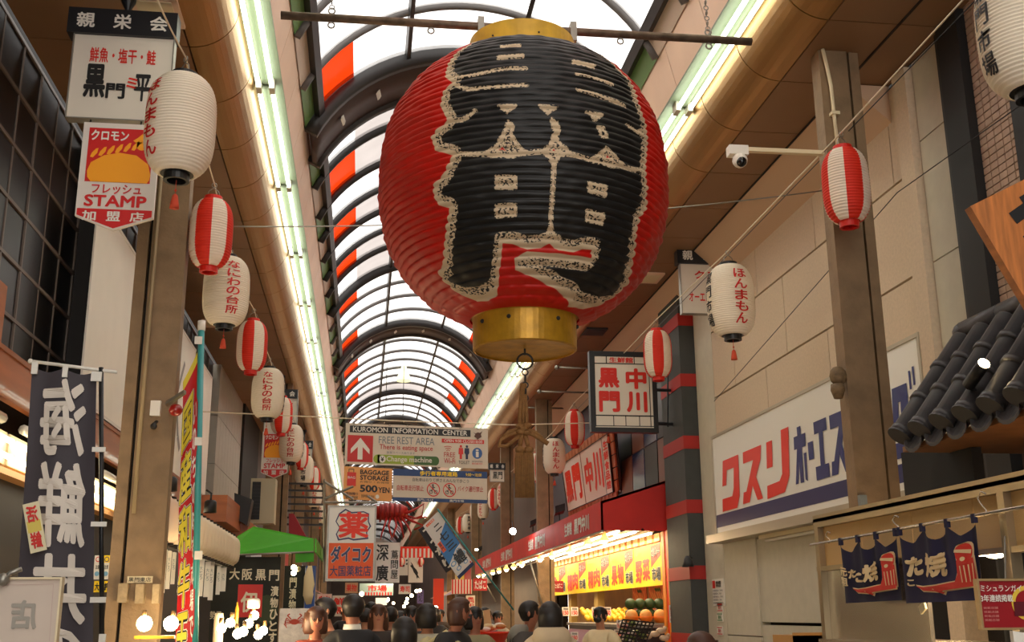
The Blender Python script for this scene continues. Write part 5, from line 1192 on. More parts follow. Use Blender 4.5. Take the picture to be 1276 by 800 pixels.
# stall lamp, red framed notice, small hanging tag
c = atX(1240, 690, 2.75); sl = T('stall_lamp', 'glowing round stall lamp right of the navy curtains', 'lamp', tuple(c))
MB().lathe([(.012, .045), (.04, .03), (.055, .0), (.05, 0), (.03, .025)], c, 16).build('shade', CREAM, sl, True); MB().ball(c, .045, 12, (1, 1, .45)).build('bulb', BULB, sl, True); MB().tube([c + Vector((0, 0, .04)), c + Vector((0, 0, .16))], .005, 5).build('cord', WHITE, sl); bulb_light(tuple(c + Vector((-.02, 0, -.07))), 5)
for i, (px, py) in enumerate(((1120, 697), (1172, 697))):
    c = atX(px, py, 3.2); r = T('stall_lamp', ('warm lamp glowing behind the left part of the right curtain', 'warm lamp glowing behind the middle of the right curtain')[i], 'lamp', tuple(c)); MB().ball(c, .03, 10).build('bulb', BULB, r, True); MB().lathe([(.01, .05), (.045, .01)], c, 12).build('shade', CREAM, r, True); bulb_light(tuple(c + Vector((-.05, 0, -.03))), 3)
s = Sign.facing('framed_notice', 'red notice in a wooden frame with white guide lettering at the bottom right', 'notice', 1221, 724, 1300, 782, 3.75, thick=.015, m=mat('notice_red', S(150, 22, 30), .35), edge=(mat('notice_frame', S(170, 140, 96), .4, .3), .008))
s.text('ミシュランガイド', 1223, 729, 1282, 737, WHITE, .01); s.text('3年連続掲載', 1222, 741, 1262, 750, WHITE, .02)
s.disc(1280, 752, 20, 22, mat('notice_gold', S(226, 190, 60), .5), 1, 24, .75); s.rect(1262, 750, 1300, 768, mat('notice_dark', S(90, 14, 26), .4), 2)
for i in range(4): s.text('掲載店舗', 1224, 756 + i * 5, 1242, 759 + i * 5, mat('notice_faint', S(200, 130, 120), .5), 0)
s.done(); MB().tube([atY(1252, 668, 3.78), atY(1253, 724, 3.78)], .003, 5).build('chain', STEEL, s.root)
c = atX(1149, 757, 2.55); o = MB().obox(c + Vector((0, .02, -.03)), (0, -.05, .025), (0, .012, .035), (.01, 0, 0)).build('wooden_tag', mat('tag_cream', (0,))); tag(o, 'small cream and red tag dangling below the right curtain', 'tag')
o = MB().obox(atY(1262, 786, 3.6), (.12, 0, -.02), (0, .02, 0), (0, 0, -.12)).build('price_sheet', WHITE); tag(o, 'corner of a white sheet under the red framed notice', 'sheet')
# black box sign above the stall
bx = MB().box(3.3, 3.36, 5.62, 6.42, 2.16, 2.50).build('black_panel', mat('matte_black', S(16, 14, 14), .8)); tag(bx, 'plain black panel below the tiled eave', 'panel')
area('stall_light', (2.8, 4.9, 1.98), .2, 5, (1, .78, .48), (0, 0, 0), 1.6)

# ================================================================ TILED EAVE
ev = T('tiled_eave', 'dark grey Japanese roof tile eave projecting from the wall at the right', 'roof', (3.4, 5.2, 2.5))
KT = mat('smoked_roof_tile', S(70, 68, 70), .45, .1, noise=.25, nscale=8); KD = mat('tile_end_dark', S(52, 50, 52), .5)
def rd(y, t): return Vector((3.9 - .95 * t, y - .42 * t * .0, 3.28 - .80 * t))
pitch = .232; n = 0
for i in range(11):
    y = 5.84 - i * pitch; t0, t1 = 0, 1
    sh = -.75
    A1 = Vector((3.47, y + .02, 3.10)); B1 = Vector((3.0, y - .05, 2.53)); dv = (B1 - A1)
    seg = 3
    for k in range(seg):
        a = A1 + dv * (k / seg); e_ = A1 + dv * ((k + 1) / seg + .03)
        MB().tube([a, a + dv * .02, e_ - dv * .05, e_ - dv * .045, e_ + dv * .01], [.056, .060, .060, .070, .070] if k < seg - 1 else [.056, .060, .060, .066, .066], 12).build('roll_tile', KT, ev, True)
    nn = dv.normalized(); e_ = B1 + dv * .04
    o = MB().tube([e_, e_ + nn * .012], .070, 16).build('end_tile', KD, ev)
    MB().torus((0, 0, 0), .045, .006, 'x', 14, 5).build('end_crest', KD, ev); ob = bpy.data.objects['end_crest'] if i == 0 else None
    for o2 in ev.children[-1:]: pass
    A2 = A1 + Vector((0, -pitch / 2, -.05)); B2 = B1 + Vector((0, -pitch / 2, -.05)); rr = pitch * .42
    b = MB(); vs = []
    for q_ in (A2, B2 + dv * .02):
        for w_ in range(7):
            an = PI * w_ / 6; vs.append(q_ + Vector((0, rr * math.cos(an), -rr * .55 * math.sin(an))))
    vs += [v_ - Vector((0, 0, .02)) for v_ in vs]
    b.add(vs, [(w_, w_ + 1, w_ + 8, w_ + 7) for w_ in range(6)] + [(w_ + 14, w_ + 21, w_ + 22, w_ + 15) for w_ in range(6)] + [(w_ + 7, w_ + 8, w_ + 22, w_ + 21) for w_ in range(6)])
    b.build('pan_tile', KT, ev, False)
for o in list(ev.children):
    if o.name.startswith('end_crest'): bpy.data.objects.remove(o)
for k in range(6): MB().tube([(3.52, 5.92 - k * .42, 3.16), (3.52, 5.51 - k * .42, 3.16)], .06, 12).build('ridge_tile', KT, ev, True)
MB().ball((3.52, 5.92, 3.15), .07, 12).build('ridge_end', KT, ev, True)
MB().add([(3.02, 5.85, 2.42), (4.0, 5.85, 2.42), (4.0, 3.4, 2.42), (3.02, 3.4, 2.42), (3.02, 5.85, 2.45), (4.0, 5.85, 2.45), (4.0, 3.4, 2.45), (3.02, 3.4, 2.45)], [(0, 1, 2, 3), (7, 6, 5, 4), (0, 4, 5, 1), (3, 2, 6, 7), (0, 3, 7, 4), (1, 5, 6, 2)]).build('soffit_board', mat('dull_soffit_wood', S(150, 104, 66), .5, noise=.2), ev)
c = Vector((3.45, 4.85, 2.41)); r = T('recessed_light', 'small warm recessed downlight in the wooden soffit under the eave', 'lamp', tuple(c)); MB().lathe([(.05, 0), (.04, -.004), (.0, -.004)], c, 16, False).build('lens', mat('amber_lens', S(255, 170, 60), .3, emit=8, ecol=(1, .5, .12)), r, True); MB().torus(c, .052, .006, 'z').build('bezel', CREAM, r, True); bulb_light(tuple(c + Vector((0, 0, -.06))), 1, (1, .6, .25))
a, c = atX(1207, 480, 3.0), atX(1226, 453, 3.0); r = T('spotlight', 'small black tube spotlight shining on the tiled eave', 'lamp', tuple(a)); MB().tube([a, c], .032, 14).build('barrel', BLACK, r, True); dd = (c - a).normalized(); MB().tube([c, c + dd * .004], .029, 14).build('lens', mat('warm_lens', S(255, 230, 170), .3, emit=14, ecol=(1, .75, .4)), r, True); MB().tube([a, a + Vector((.1, 0, -.08))], .012, 6).build('bracket', BLACK, r)
# wooden sign, top right
s = Sign('wooden_sign', 'varnished wooden shop sign with a black carved character cut off at the right edge', 'sign', (2.44, 3.95, 3.16), (.60, -.05, .30), (.30, 0, -.62), (0, 0, 100, 100), thick=.05, m=WOOD)
s.stroke([(20, 18), (50, 14)], 8, BLACK).stroke([(35, 8), (37, 45)], 8, BLACK).stroke([(20, 34), (52, 30)], 8, BLACK).disc(24, 52, 4, 5, mat('wood_knot', S(90, 50, 24), .5), 1).done()
# ================================================================ SECURITY CAMERA
sc_ = T('security_camera', 'white dome security camera on a long arm from the right column', 'camera', tuple(atY(921, 195, 7.0)))
a, c = atY(1026, 191, 7.0), atY(912, 186, 7.0)
MB().obox(a + Vector((0, -.02, -.015)), c - a, (0, .04, 0), (0, 0, .03)).build('arm', CREAM, sc_); MB().obox(c + Vector((-.03, -.04, -.05)), (.14, 0, 0), (0, .08, 0), (0, 0, .07)).build('mount_box', WHITE, sc_)
c2 = atY(922, 200, 6.98); MB().ball(c2, .055, 14).build('dome', WHITE, sc_, True); MB().ball(c2 + Vector((-.0, -.03, -.022)), .038, 12).build('lens', mat('lens_black', S(14, 14, 16), .1), sc_, True)
MB().tube([a, a + Vector((.03, -.02, .05)), a + Vector((.08, -.02, .1))], .006, 5).build('cable', DARK, sc_)
# ceiling odds: vent grilles
for i, (x, y) in enumerate([tuple(atZ(px_, py_, 5.6))[:2] for px_, py_ in ((741, 413), (808, 346), (282, 455), (196, 14))]):
    if i == 2: x, y = atZ(268, 403, 5.6)[:2]
    r = T('ceiling_vent', ('dark square vent in the right soffit beyond the giant lantern', 'pale vent cover in the right soffit', 'pale vent cover in the left soffit', 'large pale hatch in the left soffit above the fishmonger sign')[i], 'vent', (x, y, 5.6)); MB().box(x - .16, x + .16, y - .2, y + .2, 5.585, 5.608).build('cover', DARK if i == 0 else PANEL, r); MB().box(x - .12, x + .12, y - .15, y + .15, 5.58, 5.586).build('grille', DARK if i == 0 else CREAM, r)
c = atY(503, 474, 26); r = T('pendant_lamp', 'pale yellow bell shaped lamp hanging from the vault far down the arcade', 'lamp', tuple(c)); MB().lathe([(.05, .38), (.07, .30), (.12, .16), (.19, .02), (.17, -.02), (.0, -.02)], c, 18).build('shade', mat('pale_yellow_shade', S(236, 240, 190), .5, emit=.5), r, True); MB().tube([c + Vector((0, 0, .36)), c + Vector((0, 0, 1.0))], .012, 5).build('cord', CREAM, r)
# ================================================================ LEFT SHOPS
lf = T('timber_canopy', 'varnished timber fascia and canopy running along the left shops', 'canopy', (-2.25, 9, 2.85))
TB = mat('orange_brown_timber', S(166, 92, 44), .45, noise=.3, nscale=3, stretch=(1, .25, 3), coat=.2)
MB().box(-2.26, -2.21, 4.5, 12.0, 2.85, 3.14).build('fascia_board', TB, lf); MB().box(-2.26, -2.21, 12.6, 15.4, 2.86, 3.12).build('fascia_board', TB, lf)
MB().box(-2.26, -1.86, 15.4, 17.2, 2.78, 3.14).build('fascia_box', TB, lf); MB().box(-2.26, -1.75, 17.2, 18.7, 2.62, 2.95).build('fascia_box', TB, lf)
MB().box(-2.6, -2.2, 4.5, 15.4, 3.12, 3.15).build('top_board', TB, lf); MB().box(-2.30, -2.2, 6.6, 6.75, 3.15, 3.5).build('end_post', TB, lf)
MB().box(-2.6, -2.2, 4.5, 15.4, 2.40, 2.44).build('light_shelf', mat('pale_shelf_wood', S(206, 150, 90), .5), lf)
for i, (y0, y1) in enumerate(((5.0, 6.1), (6.15, 7.25), (7.3, 8.4), (8.45, 9.55), (9.6, 10.7), (10.8, 11.9), (12.6, 13.7), (13.8, 14.9))):
    r = T('canopy_tube_light', 'pair of bright tubes under the left timber canopy, %s from the camera' % nth(i), 'light', (-2.28, y0, 2.5), 'tubes under the left timber canopy')
    for z in (2.52, 2.62): MB().tube([(-2.22, y0 + .03, z), (-2.22, y1 - .03, z)], .018, 8).build('tube', WARMTUBE, r, True)
    MB().box(-2.30, -2.26, y0, y1, 2.48, 2.68).build('reflector', CREAM, r)
    MB().tube([(-2.24, y0 + .2, 2.74), (-2.24, y1 - .2, 2.74)], .035, 8).build('glass_cover', mat('glass_cover', S(220, 214, 200), .15, .2), r, True)
area('canopy_light', (-2.05, 7.5, 2.46), .3, 7, (1, .86, .62), (0, 0, 0), 5); area('canopy_light', (-2.0, 14.5, 2.46), .3, 5, (1, .86, .62), (0, 0, 0), 4)
b = MB().tube([(-2.12, 10.2, 2.62), (-2.12, 10.6, 2.60), (-2.13, 10.7, 2.3), (-2.12, 10.65, 2.2), (-2.12, 10.75, 2.5)], .008, 5); o = b.build('dangling_cable', BLACK, None, True); tag(o, 'loop of black cable dangling under the left canopy', 'cable')
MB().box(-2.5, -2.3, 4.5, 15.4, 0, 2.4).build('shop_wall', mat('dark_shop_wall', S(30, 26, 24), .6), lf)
# posters seen between banner and column
for i, (l, t, r_, b_, m, lb) in enumerate(((117, 692, 126, 722, WHITE, 'white poster with small round icons left of the column'), (128, 692, 137, 722, WHITE, 'white poster with yellow head left of the column'), (117, 724, 137, 738, YELLOW, 'yellow strip notice left of the column'))):
    s = Sign.facing('shop_poster', lb, 'poster', l, t, r_, b_, 9.6, thick=.01, m=m)
    if i < 2: s.rect(l, t, r_, t + 9, (WHITE, YELLOW)[i], 1).disc((l + r_) / 2, t + 5, 3, 3.4, (RED, NAVY)[i], 2, 14, .7).text('注意', l + 2, t + 12, r_ - 2, t + 17, BLACK, .02).disc((l + r_) / 2, t + 23, 3, 3, mat('pale_blue', S(120, 170, 200), .5), 2, 12)
    else: s.text('大好評', l + 1, t + 2, r_ - 1, b_ - 2, BLACK, .05)
    s.done()
# row of big white barrel lanterns with price slips
XBL, ZBL = atY(285, 686, 12.6).x, atY(285, 686, 12.6).z; proto = None
for i in range(19):
    x0, y0 = 222 + (275 - 222) * i / 12, 0; Y = 8.4 + i * .238
    c = Vector((XBL, Y, ZBL)); lbb = 'white barrel lantern, %s in the close packed row under the left canopy' % nth(i)
    if proto is None:
        proto = T('barrel_lantern', 'white barrel lantern in the close packed row under the left canopy', 'lantern', (0, 0, 0), 'close packed barrel lanterns on the left')
        R = .25; pr = [(.12, -.33)] + [(R * (1 - (abs(t) / 1.08) ** 4) ** .5 + .004 * (k % 2), t * .30) for k, t in enumerate([-1 + 2 * j / 24 for j in range(25)])] + [(.12, .33)]
        b = MB().lathe(pr, (0, 0, 0), 28); o = b.build('paper_body', mat('lit_lantern_paper', S(244, 228, 200), .6, trans=.2), proto, True)
        MB().lathe([(.10, -.36), (.125, -.36), (.125, -.325)], (0, 0, 0), 18).lathe([(.125, .325), (.125, .36), (.10, .36)], (0, 0, 0), 18).build('rim', BLACK, proto, False)
        g_ = MB(); a, f, _ = glyphs('黒', .05); g_.add([((R + .006) * math.cos(-PI / 2 - .1 + (x - .5) * .9), (R + .006) * math.sin(-PI / 2 - .1 + (x - .5) * .9), .02 + y * .22) for x, y in a], f)
        a, f, _ = glyphs('門', .05); g_.add([((R + .006) * math.cos(-PI / 2 - .1 + (x - .5) * .9), (R + .006) * math.sin(-PI / 2 - .1 + (x - .5) * .9), -.24 + y * .22) for x, y in a], f)
        g_.build('lettering', BLACK, o); r = proto
    else: r = copy_tree(proto)
    r.location = c; r['label'] = lbb; r.scale = (.45, .45, .50)
first = None
for i, (px, pt, ph, w) in enumerate([(203, 684, 55, 7), (210, 686, 48, 5), (216, 688, 40, 5), (250, 697, 46, 7), (258, 700, 44, 7), (263, 700, 48, 6), (272, 705, 36, 5), (278, 707, 30, 7)]):
    Y = 9.0 + i * .45; lb = ['leftmost hanging paper slip beside the column', 'second hanging slip from the column', 'third hanging slip, left of the beef flag', 'hanging slip just right of the teal pole', 'fifth hanging slip, beside the teal pole', 'long hanging slip under the barrel lanterns', 'seventh hanging slip under the last barrel lanterns', 'rightmost hanging paper slip under the last barrel lantern'][i]
    s = Sign.facing('paper_slip', lb, 'price slip', px - w / 2, pt, px + w / 2, pt + ph, Y, thick=.008, m=WHITE); s.text('大とろ', px - w * .3, pt + 8, px + w * .3, pt + ph * .55, TG, 0, vert=True); s.done()
o = MB().box(XBL - .02, XBL + .02, 8.6, 13.0, ZBL - .2, ZBL - .185).build('slip_rail', BLACK); tag(o, 'black rail from which the paper slips hang', 'rail')
for i, (px, py, Y) in enumerate(((262, 632, 13.2), (212, 604, 11.6))):
    c = atY(px, py, Y); r = T('spotlight', ('black can spotlight right of the teal pole', 'black can spotlight half hidden by the beef flag')[i], 'lamp', tuple(c)); MB().lathe([(.05, .08), (.07, .06), (.075, -.06), (.07, -.065), (.06, -.03)], c, 14).build('can', BLACK, r, True); MB().tube([c + Vector((0, 0, .06)), c + Vector((0, .02, .16)), c + Vector((-.06, .02, .2))], .014, 6).build('bracket', BLACK, r, True)
# cluster of clip lamps with bare bulbs
for i, (px, py, Y) in enumerate([(180, 777, 7.6), (213, 777, 7.9), (276, 783, 8.6), (287, 776, 8.7), (296, 790, 8.5), (310, 777, 8.8), (317, 767, 8.9), (303, 787, 8.4), (322, 791, 8.8), (328, 786, 9)]):
    c = atY(px, py, Y); lb = ['large bare bulb glowing in front of the left column', 'bare bulb glowing beside the beef flag', 'lowest left bulb of the cluster by the dark shop banner', 'tilted bulb second in the cluster by the dark shop banner', 'bulb at the bottom of the lamp cluster, near the frame edge', 'brightest bulb in the middle of the lamp cluster', 'top bulb of the lamp cluster, under the pale box', 'lower middle bulb of the lamp cluster', 'rightmost pinkish bulb of the lamp cluster', 'upper right bulb of the lamp cluster'][i]
    r = T('clip_lamp', lb, 'lamp', tuple(c)); R = .05 if i < 2 else .034
    MB().ball(c, R, 12).build('bulb', BULB, r, True); dx = .03 if i % 2 else -.03
    MB().lathe([(.012, .01), (.016, .03), (.014, .055)], c + Vector((dx * .3, .02, R * .6)), 10).build('socket', mat('dark_brass', S(110, 84, 50), .5, .5), r, True)
    if i not in (2, 4, 7): bulb_light(tuple(c + Vector((0, -.08, 0))), 2.2)
o = MB().box(*[v for v in (atY(168, 792, 7.7).x, atY(218, 792, 7.7).x)], 7.68, 7.72, atY(190, 796, 7.7).z, atY(190, 792, 7.7).z).build('brass_rail', GOLD); tag(o, 'brass rail under the two bare bulbs by the column', 'rail')
for i, (px, py, w, h, m) in enumerate(((272, 786, 10, 44, CREAM), (295, 765, 3, 30, GOLD), (316, 752, 16, 12, WHITE))):
    Y = 8.9; a = atY(px - w / 2, py - h / 2, Y); c = atY(px + w / 2, py + h / 2, Y)
    r = T(('umbrella_bag', 'bottle', 'pale_box')[i], ('pale wrapped bundle standing among the bulbs', 'slim bottle standing among the bulbs', 'round pale cap above the bulbs')[i], ('bundle', 'bottle', 'cap')[i], ((a.x + c.x) / 2, Y, c.z)); cw = (c.x - a.x) / 2
    MB().lathe([(cw * .9, 0), (cw, .02), (cw, (a.z - c.z) * .7), (cw * (.5 if i == 1 else .95), (a.z - c.z) * .85), (cw * (.4 if i == 1 else .8), a.z - c.z)], ((a.x + c.x) / 2, Y, c.z), 12).build('body', m, r, True)
# green awning and dark shop banners
ga = T('green_awning', 'green cloth awning over the dark pickle shop banner on the left', 'awning', (-1.2, 13.2, 2.2))
q = lambda x, y, Y: atY(x, y, Y)
TLg, TRg, BRg, BLg = q(283, 657, 13.6), q(391, 672, 13.0), q(391, 686, 12.9), q(262, 690, 13.2)
A_, B_, C_, D_ = q(316, 656, 13.6), q(391, 671, 13.0), q(391, 688, 12.9), q(284, 692, 12.9); E_ = q(296, 668, 13.6)
b = MB().prism([A_, B_, C_, D_, E_], (0, .02, 0)); b.build('cloth', GREENC, ga)
MB().prism([q(368, 688, 12.9), q(391, 687, 12.88), q(391, 700, 12.88), q(368, 701, 12.9)], (0, .02, 0)).build('valance', GREENC, ga); b = MB().prism([B_ + Vector((.01, 0, 0)), B_ + Vector((.01, 2.5, 0)), C_ + Vector((.01, 2.5, 0)), C_ + Vector((.01, 0, 0))], (.02, 0, 0)); b.build('side_cloth', GREENC, ga)
MB().tube([D_ + Vector((0, -.03, 0)), C_ + Vector((0, -.03, 0))], .012, 6).build('front_bar', STEEL, ga, True)
DB = mat('dark_green_black_cloth', S(44, 44, 36), .8, noise=.3, nscale=4)
s = Sign.facing('shop_banner', 'dark banner with white brush lettering under the green awning', 'banner', 262, 694, 347, 830, 12.95, thick=.01, m=DB)
CW = mat('cream_lettering', S(236, 222, 190), .6)
for ch, l in zip('大阪黒門', (283, 299, 316, 333)): s.text(ch, l, 708 + (l - 283) * .05, l + 13, 723 + (l - 283) * .03, CW, .035)
for i, ch in enumerate('漬物ひとすじ'): s.text(ch, 336, 731 + i * 14.5, 346, 744 + i * 14.5, CW, .05)
s.rect(295, 729, 326, 770, mat('plum_red', S(214, 40, 30), .5), 1); s.text('伊', 299, 738, 321, 764, CW, .04); s.text('勢屋', 258 + 4, 762, 276, 772, CW, .03)
s.disc(332, 760, 14, 18, mat('moss_patch', S(66, 74, 50), .8), .8, 16); s.done()
s = Sign.facing('shop_banner', 'narrow dark banner with pickle lettering beside the blue post', 'banner', 352, 705, 378, 830, 14.2, thick=.01, m=DB)
for i, ch in enumerate('門漬物'): s.text(ch, 359, 720 + i * 14, 368, 733 + i * 14, CW, .04)
s.done()
s = Sign.facing('crab_poster', 'silvery poster with a red crab low on the left', 'poster', 347, 758, 385, 830, 11, thick=.02, m=mat('crumpled_silver', S(196, 188, 180), .4, .2, noise=.2, nscale=12, bump=.6, bscale=20))
CR = mat('crab_red', S(190, 66, 44), .6); s.disc(366, 775, 6, 3.6, CR, 1, 16)
for sg in (-1, 1):
    for k in range(4): s.stroke([(366 + sg * 5, 774 + k), (366 + sg * (10 + k), 770 + k * 2.5), (366 + sg * (12 - k), 776 + k * 2.2)], 1, CR, 1)
    s.stroke([(366 + sg * 4, 772), (366 + sg * 9, 767), (366 + sg * 6, 765)], 1.6, CR, 2)
s.done()
o = MB().box(*sorted((atY(380, 740, 14).x, atY(392, 740, 14).x)), 14, 14.3, 0, atY(386, 705, 14).z).build('blue_post', mat('blue_paint', S(20, 70, 150), .5)); tag(o, 'blue painted post beside the green awning', 'post')
r = T('hanging_cloth', 'cream folded cloth hanging at the right end of the green awning', 'cloth', tuple(atY(386, 748, 13))); c = atY(385.5, 705, 12.8)
MB().tube([c, c + Vector((-.01, 0, -.12)), c + Vector((0, 0, -.32)), c + Vector((.01, 0, -.42))], [.015, .045, .06, .03], 10).tube([c + Vector((.02, -.01, 0)), c + Vector((.035, -.01, -.2)), c + Vector((.02, -.01, -.38))], [.01, .03, .02], 8).build('folds', mat('cream_cloth', S(226, 206, 160), .7), r, True)
for i, (px, py) in enumerate(((366, 707), (366, 714), (372, 709))):
    c = atY(px, py, 13.1); o = MB().ball(c, .03, 10).build('small_bulb', BULB if i < 2 else CREAM, None, True); tag(o, ('upper small bulb under the green awning valance', 'lower small bulb under the green awning valance', 'pale camera housing under the green awning valance')[i], ('lamp', 'lamp', 'housing')[i])
# air conditioner, speaker, grille, red panel
a, c = atY(313, 596, 19), atY(341, 652, 19); r = T('air_conditioner', 'beige outdoor air conditioner unit on the left wall', 'air conditioner', (a.x, 19, c.z))
MB().box(a.x, c.x, 19, 19.4, c.z, a.z).build('housing', mat('ac_beige', S(190, 180, 150), .5), r); MB().box(a.x + .03, a.x + .17, 18.98, 19, c.z + .06, a.z - .06).build('grille', BLACK, r)
b = MB()
for k in range(10): b.box(a.x + .03, a.x + .17, 18.97, 18.98, c.z + .08 + k * .06, c.z + .09 + k * .06)
b.build('grille_bar', DARK, r)['kind'] = 'stuff'
o = MB().prism([atY(292, 614, 17), atY(314, 622, 17), atY(308, 655, 17), atY(292, 645, 17)], (0, .3, 0)).build('loudspeaker', BLACK); tag(o, 'black wedge loudspeaker left of the air conditioner', 'loudspeaker')
r = T('slatted_grille', 'dark horizontal slatted grille above the green awning', 'grille', tuple(atY(380, 655, 21)))
for k in range(7): y = 601 + k * 8.5; a, c = atY(355, y, 21), atY(405, y + 1, 21); MB().obox(a, c - a, (0, .05, 0), (0, 0, -.035)).build('slat', DARK, r)
for px in (357, 404): a, c = atY(px, 597, 21.06), atY(px, 660, 21.06); MB().tube([a, c], .02, 6).build('upright', STEEL, r)
o = MB().prism([atY(360, 640, 20), atY(366, 640, 20), atY(381, 668, 20), atY(360, 664, 20)], (0, .6, 0)).build('red_canopy', mat('dark_red_canvas', S(150, 24, 36), .6)); tag(o, 'dark red canvas wedge under the slatted grille', 'canopy')
# ================================================================ DISTANT SHOPS
rnd = random.Random(11)
spec = [  # l t r b Y label colour text
 (540, 721, 553, 760, 26, 'bright orange red shopfront panel beyond the tuna poster', S(232, 62, 20), ''),
 (563, 722, 588, 740, 24, 'striped red and white stall valance under the far end of the awning', S(230, 220, 200), '|'),
 (590, 721, 607, 736, 23, 'red and white tobacco sign beside the striped valance', S(200, 40, 30), 'たばこ'),
 (581, 742, 592, 762, 25, 'narrow white sign with red edges below the striped valance', S(226, 214, 190), '黒門中川'),
 (541, 750, 551, 762, 27, 'small grey notice in front of the orange red shopfront', S(176, 170, 160), '案内'),
 (448, 727, 490, 742, 40, 'pale far sign with a scalloped striped edge down the street', S(170, 190, 176), '市場'),
 (395, 740, 413, 765, 22, 'white and red far poster on the left below the drug sign', S(226, 190, 180), '特売'),
 (414, 742, 431, 768, 24, 'pale far poster beside the first one under the drug sign', S(206, 200, 190), '鮮魚'),
 (497, 728, 512, 740, 34, 'white lettered far sign below the brush sign', S(200, 196, 190), '寿司'),
 (520, 735, 528, 752, 36, 'purple far banner left of the orange red shopfront', S(110, 90, 150), 'うどん'),
 (430, 726, 446, 739, 34, 'tan far awning sign on the left below the drug sign', S(196, 150, 110), '果物'),
 (468, 745, 482, 754, 46, 'bright small far sign in the middle of the street', S(240, 236, 230), '')]
for l, t, r_, b_, Y, lb, c, tx in spec:
    m = mat('far_sign_%d' % l, c, .5); s = Sign.facing('shop_sign', lb, 'sign', l, t, r_, b_, Y, thick=.12, m=m)
    if tx == '|':
        for i in range(7): s.rect(l + i * 3.7, t, l + i * 3.7 + 1.8, b_, RED, 1)
    elif l == 448:
        for i in range(12): s.rect(l + i * 3.5, b_ - 4, l + i * 3.5 + 1.8, b_, RED, 1)
        s.text(tx, 458, t + 2, 482, t + 10, RED, .03)
    elif tx: s.text(tx, l + 1.5, t + 2, r_ - 1.5, b_ - 2, RED if c[0] > .5 and l != 590 else (WHITE if l == 590 else BLACK), .04, vert=(b_ - t > (r_ - l) * 1.3))
    s.done()
for i in range(22):
    px = rnd.uniform(428, 548); py = rnd.uniform(733, 762); Y = rnd.uniform(24, 60)
    c = atY(px, py, Y)
    if not -2.2 < c.x < 3.9: continue
    if i == 0 or 'FB0' not in globals():
        FB0 = tag(MB().ball((0, 0, 0), .05, 8).build('street_bulb', mat('far_bulb', (1, .8, .5), .3, emit=14, ecol=(1, .74, .42)), None, True), 'small warm bulb glowing far down the arcade', 'lamp', 'bulbs far down the arcade'); o = FB0
    else: o = FB0.copy(); COL.objects.link(o)
    o.location = c
for i, (x, y, z, w, m) in enumerate(((-1.7, 27, 2.2, 60, (1, .78, .5)), (2.9, 30, 2.4, 60, (1, .75, .45)), (.8, 42, 3.0, 170, (1, .82, .6)), (.8, 58, 3.2, 260, (1, .85, .65)))): area('shop_glow', (x, y, z), 1.0, w, m, (0, 0, 0), 5)
# low shop fronts on both sides: counters with goods, one unit each
for i in range(7):
    y = 21 + i * 4.2
    for sg in (-1, 1):
        if sg == 1 and y < 30: continue
        x0 = -2.4 if sg < 0 else 3.5; cc = [S(150, 60, 40), S(190, 150, 100), S(90, 100, 80), S(200, 110, 50), S(120, 90, 110)][(i * 2 + sg) % 5]
        n1 = ['first', 'second', 'third', 'fourth', 'fifth', 'sixth', 'farthest'][i]
        r = T('far_shop', '%s low shop front with a cloth awning down the %s side beyond the signs' % (n1, 'left' if sg < 0 else 'right'), 'shop front', (x0 + .3, y, 0))
        MB().box(x0, x0 + .6, y, y + 3.9, 0, 1.1).build('counter', mat('far_counter_%d' % (i % 3), [S(200, 170, 120), S(150, 130, 110), S(180, 120, 80)][i % 3], .6), r)
        xi = x0 + .6 if sg < 0 else x0
        b = MB().obox((xi, y, 2.45), (-sg * -.0 + (.5 if sg < 0 else -.5), 0, -.25), (0, 3.9, 0), (0, 0, .03)); b.build('awning_cloth', mat('far_awning_%d' % ((i * 2 + sg) % 5), cc, .6), r)
        MB().box(x0 + .25, x0 + .35, y, y + 3.9, 2.45, 3.2).build('sign_band', mat('far_band_%d' % ((i + sg) % 4), [S(220, 200, 170), S(190, 50, 40), S(230, 190, 80), S(200, 210, 220)][(i + sg) % 4], .5), r)
# dangling fittings on right soffit struts
for i, (px, py, l) in enumerate(((694, 458, 30), (672, 488, 34), (650, 508, 30))):
    a = atX(px, py, 3.0); o = MB().tube([a, a + Vector((1.05, .1, .02))], .018, 6).ball(a, .04, 8).build('bracket_arm', STEEL, None, True); tag(o, ('nearest steel arm reaching from the right wall under the soffit', 'middle steel arm reaching from the right wall', 'farthest steel arm reaching from the right wall')[i], 'bracket')

# ================================================================ PEOPLE
SKIN = mat('skin', S(186, 128, 98), .55, noise=.05); SKIN2 = mat('warm_skin', S(166, 106, 80), .55); HB = mat('black_hair', S(26, 20, 18), .5); HBR = mat('brown_hair', S(74, 44, 30), .5); SHOE = mat('dark_shoe', S(30, 26, 26), .5)
EYE = mat('eye_dark', S(30, 22, 20), .3); LIP = mat('lip', S(160, 84, 74), .5)
def skin_mesh(name, pts, edges, radii, m, parent, sub=1, root_i=0):
    me = bpy.data.meshes.new(name); me.from_pydata(pts, edges, []); me.materials.append(m)
    o = bpy.data.objects.new(name, me); COL.objects.link(o); o.parent = parent
    md = o.modifiers.new('skin', 'SKIN'); sv = me.skin_vertices[0].data if me.skin_vertices else None
    if sv is None:
        bpy.context.view_layer.objects.active = o
        me.attributes.new  # skin layer is made by the modifier
    sv = me.skin_vertices[0].data
    for i, r in enumerate(radii): sv[i].radius = (r, r) if not isinstance(r, tuple) else r
    sv[root_i].use_root = True; md.use_smooth_shade = True
    s_ = o.modifiers.new('sub', 'SUBSURF'); s_.levels = s_.render_levels = sub
    return o
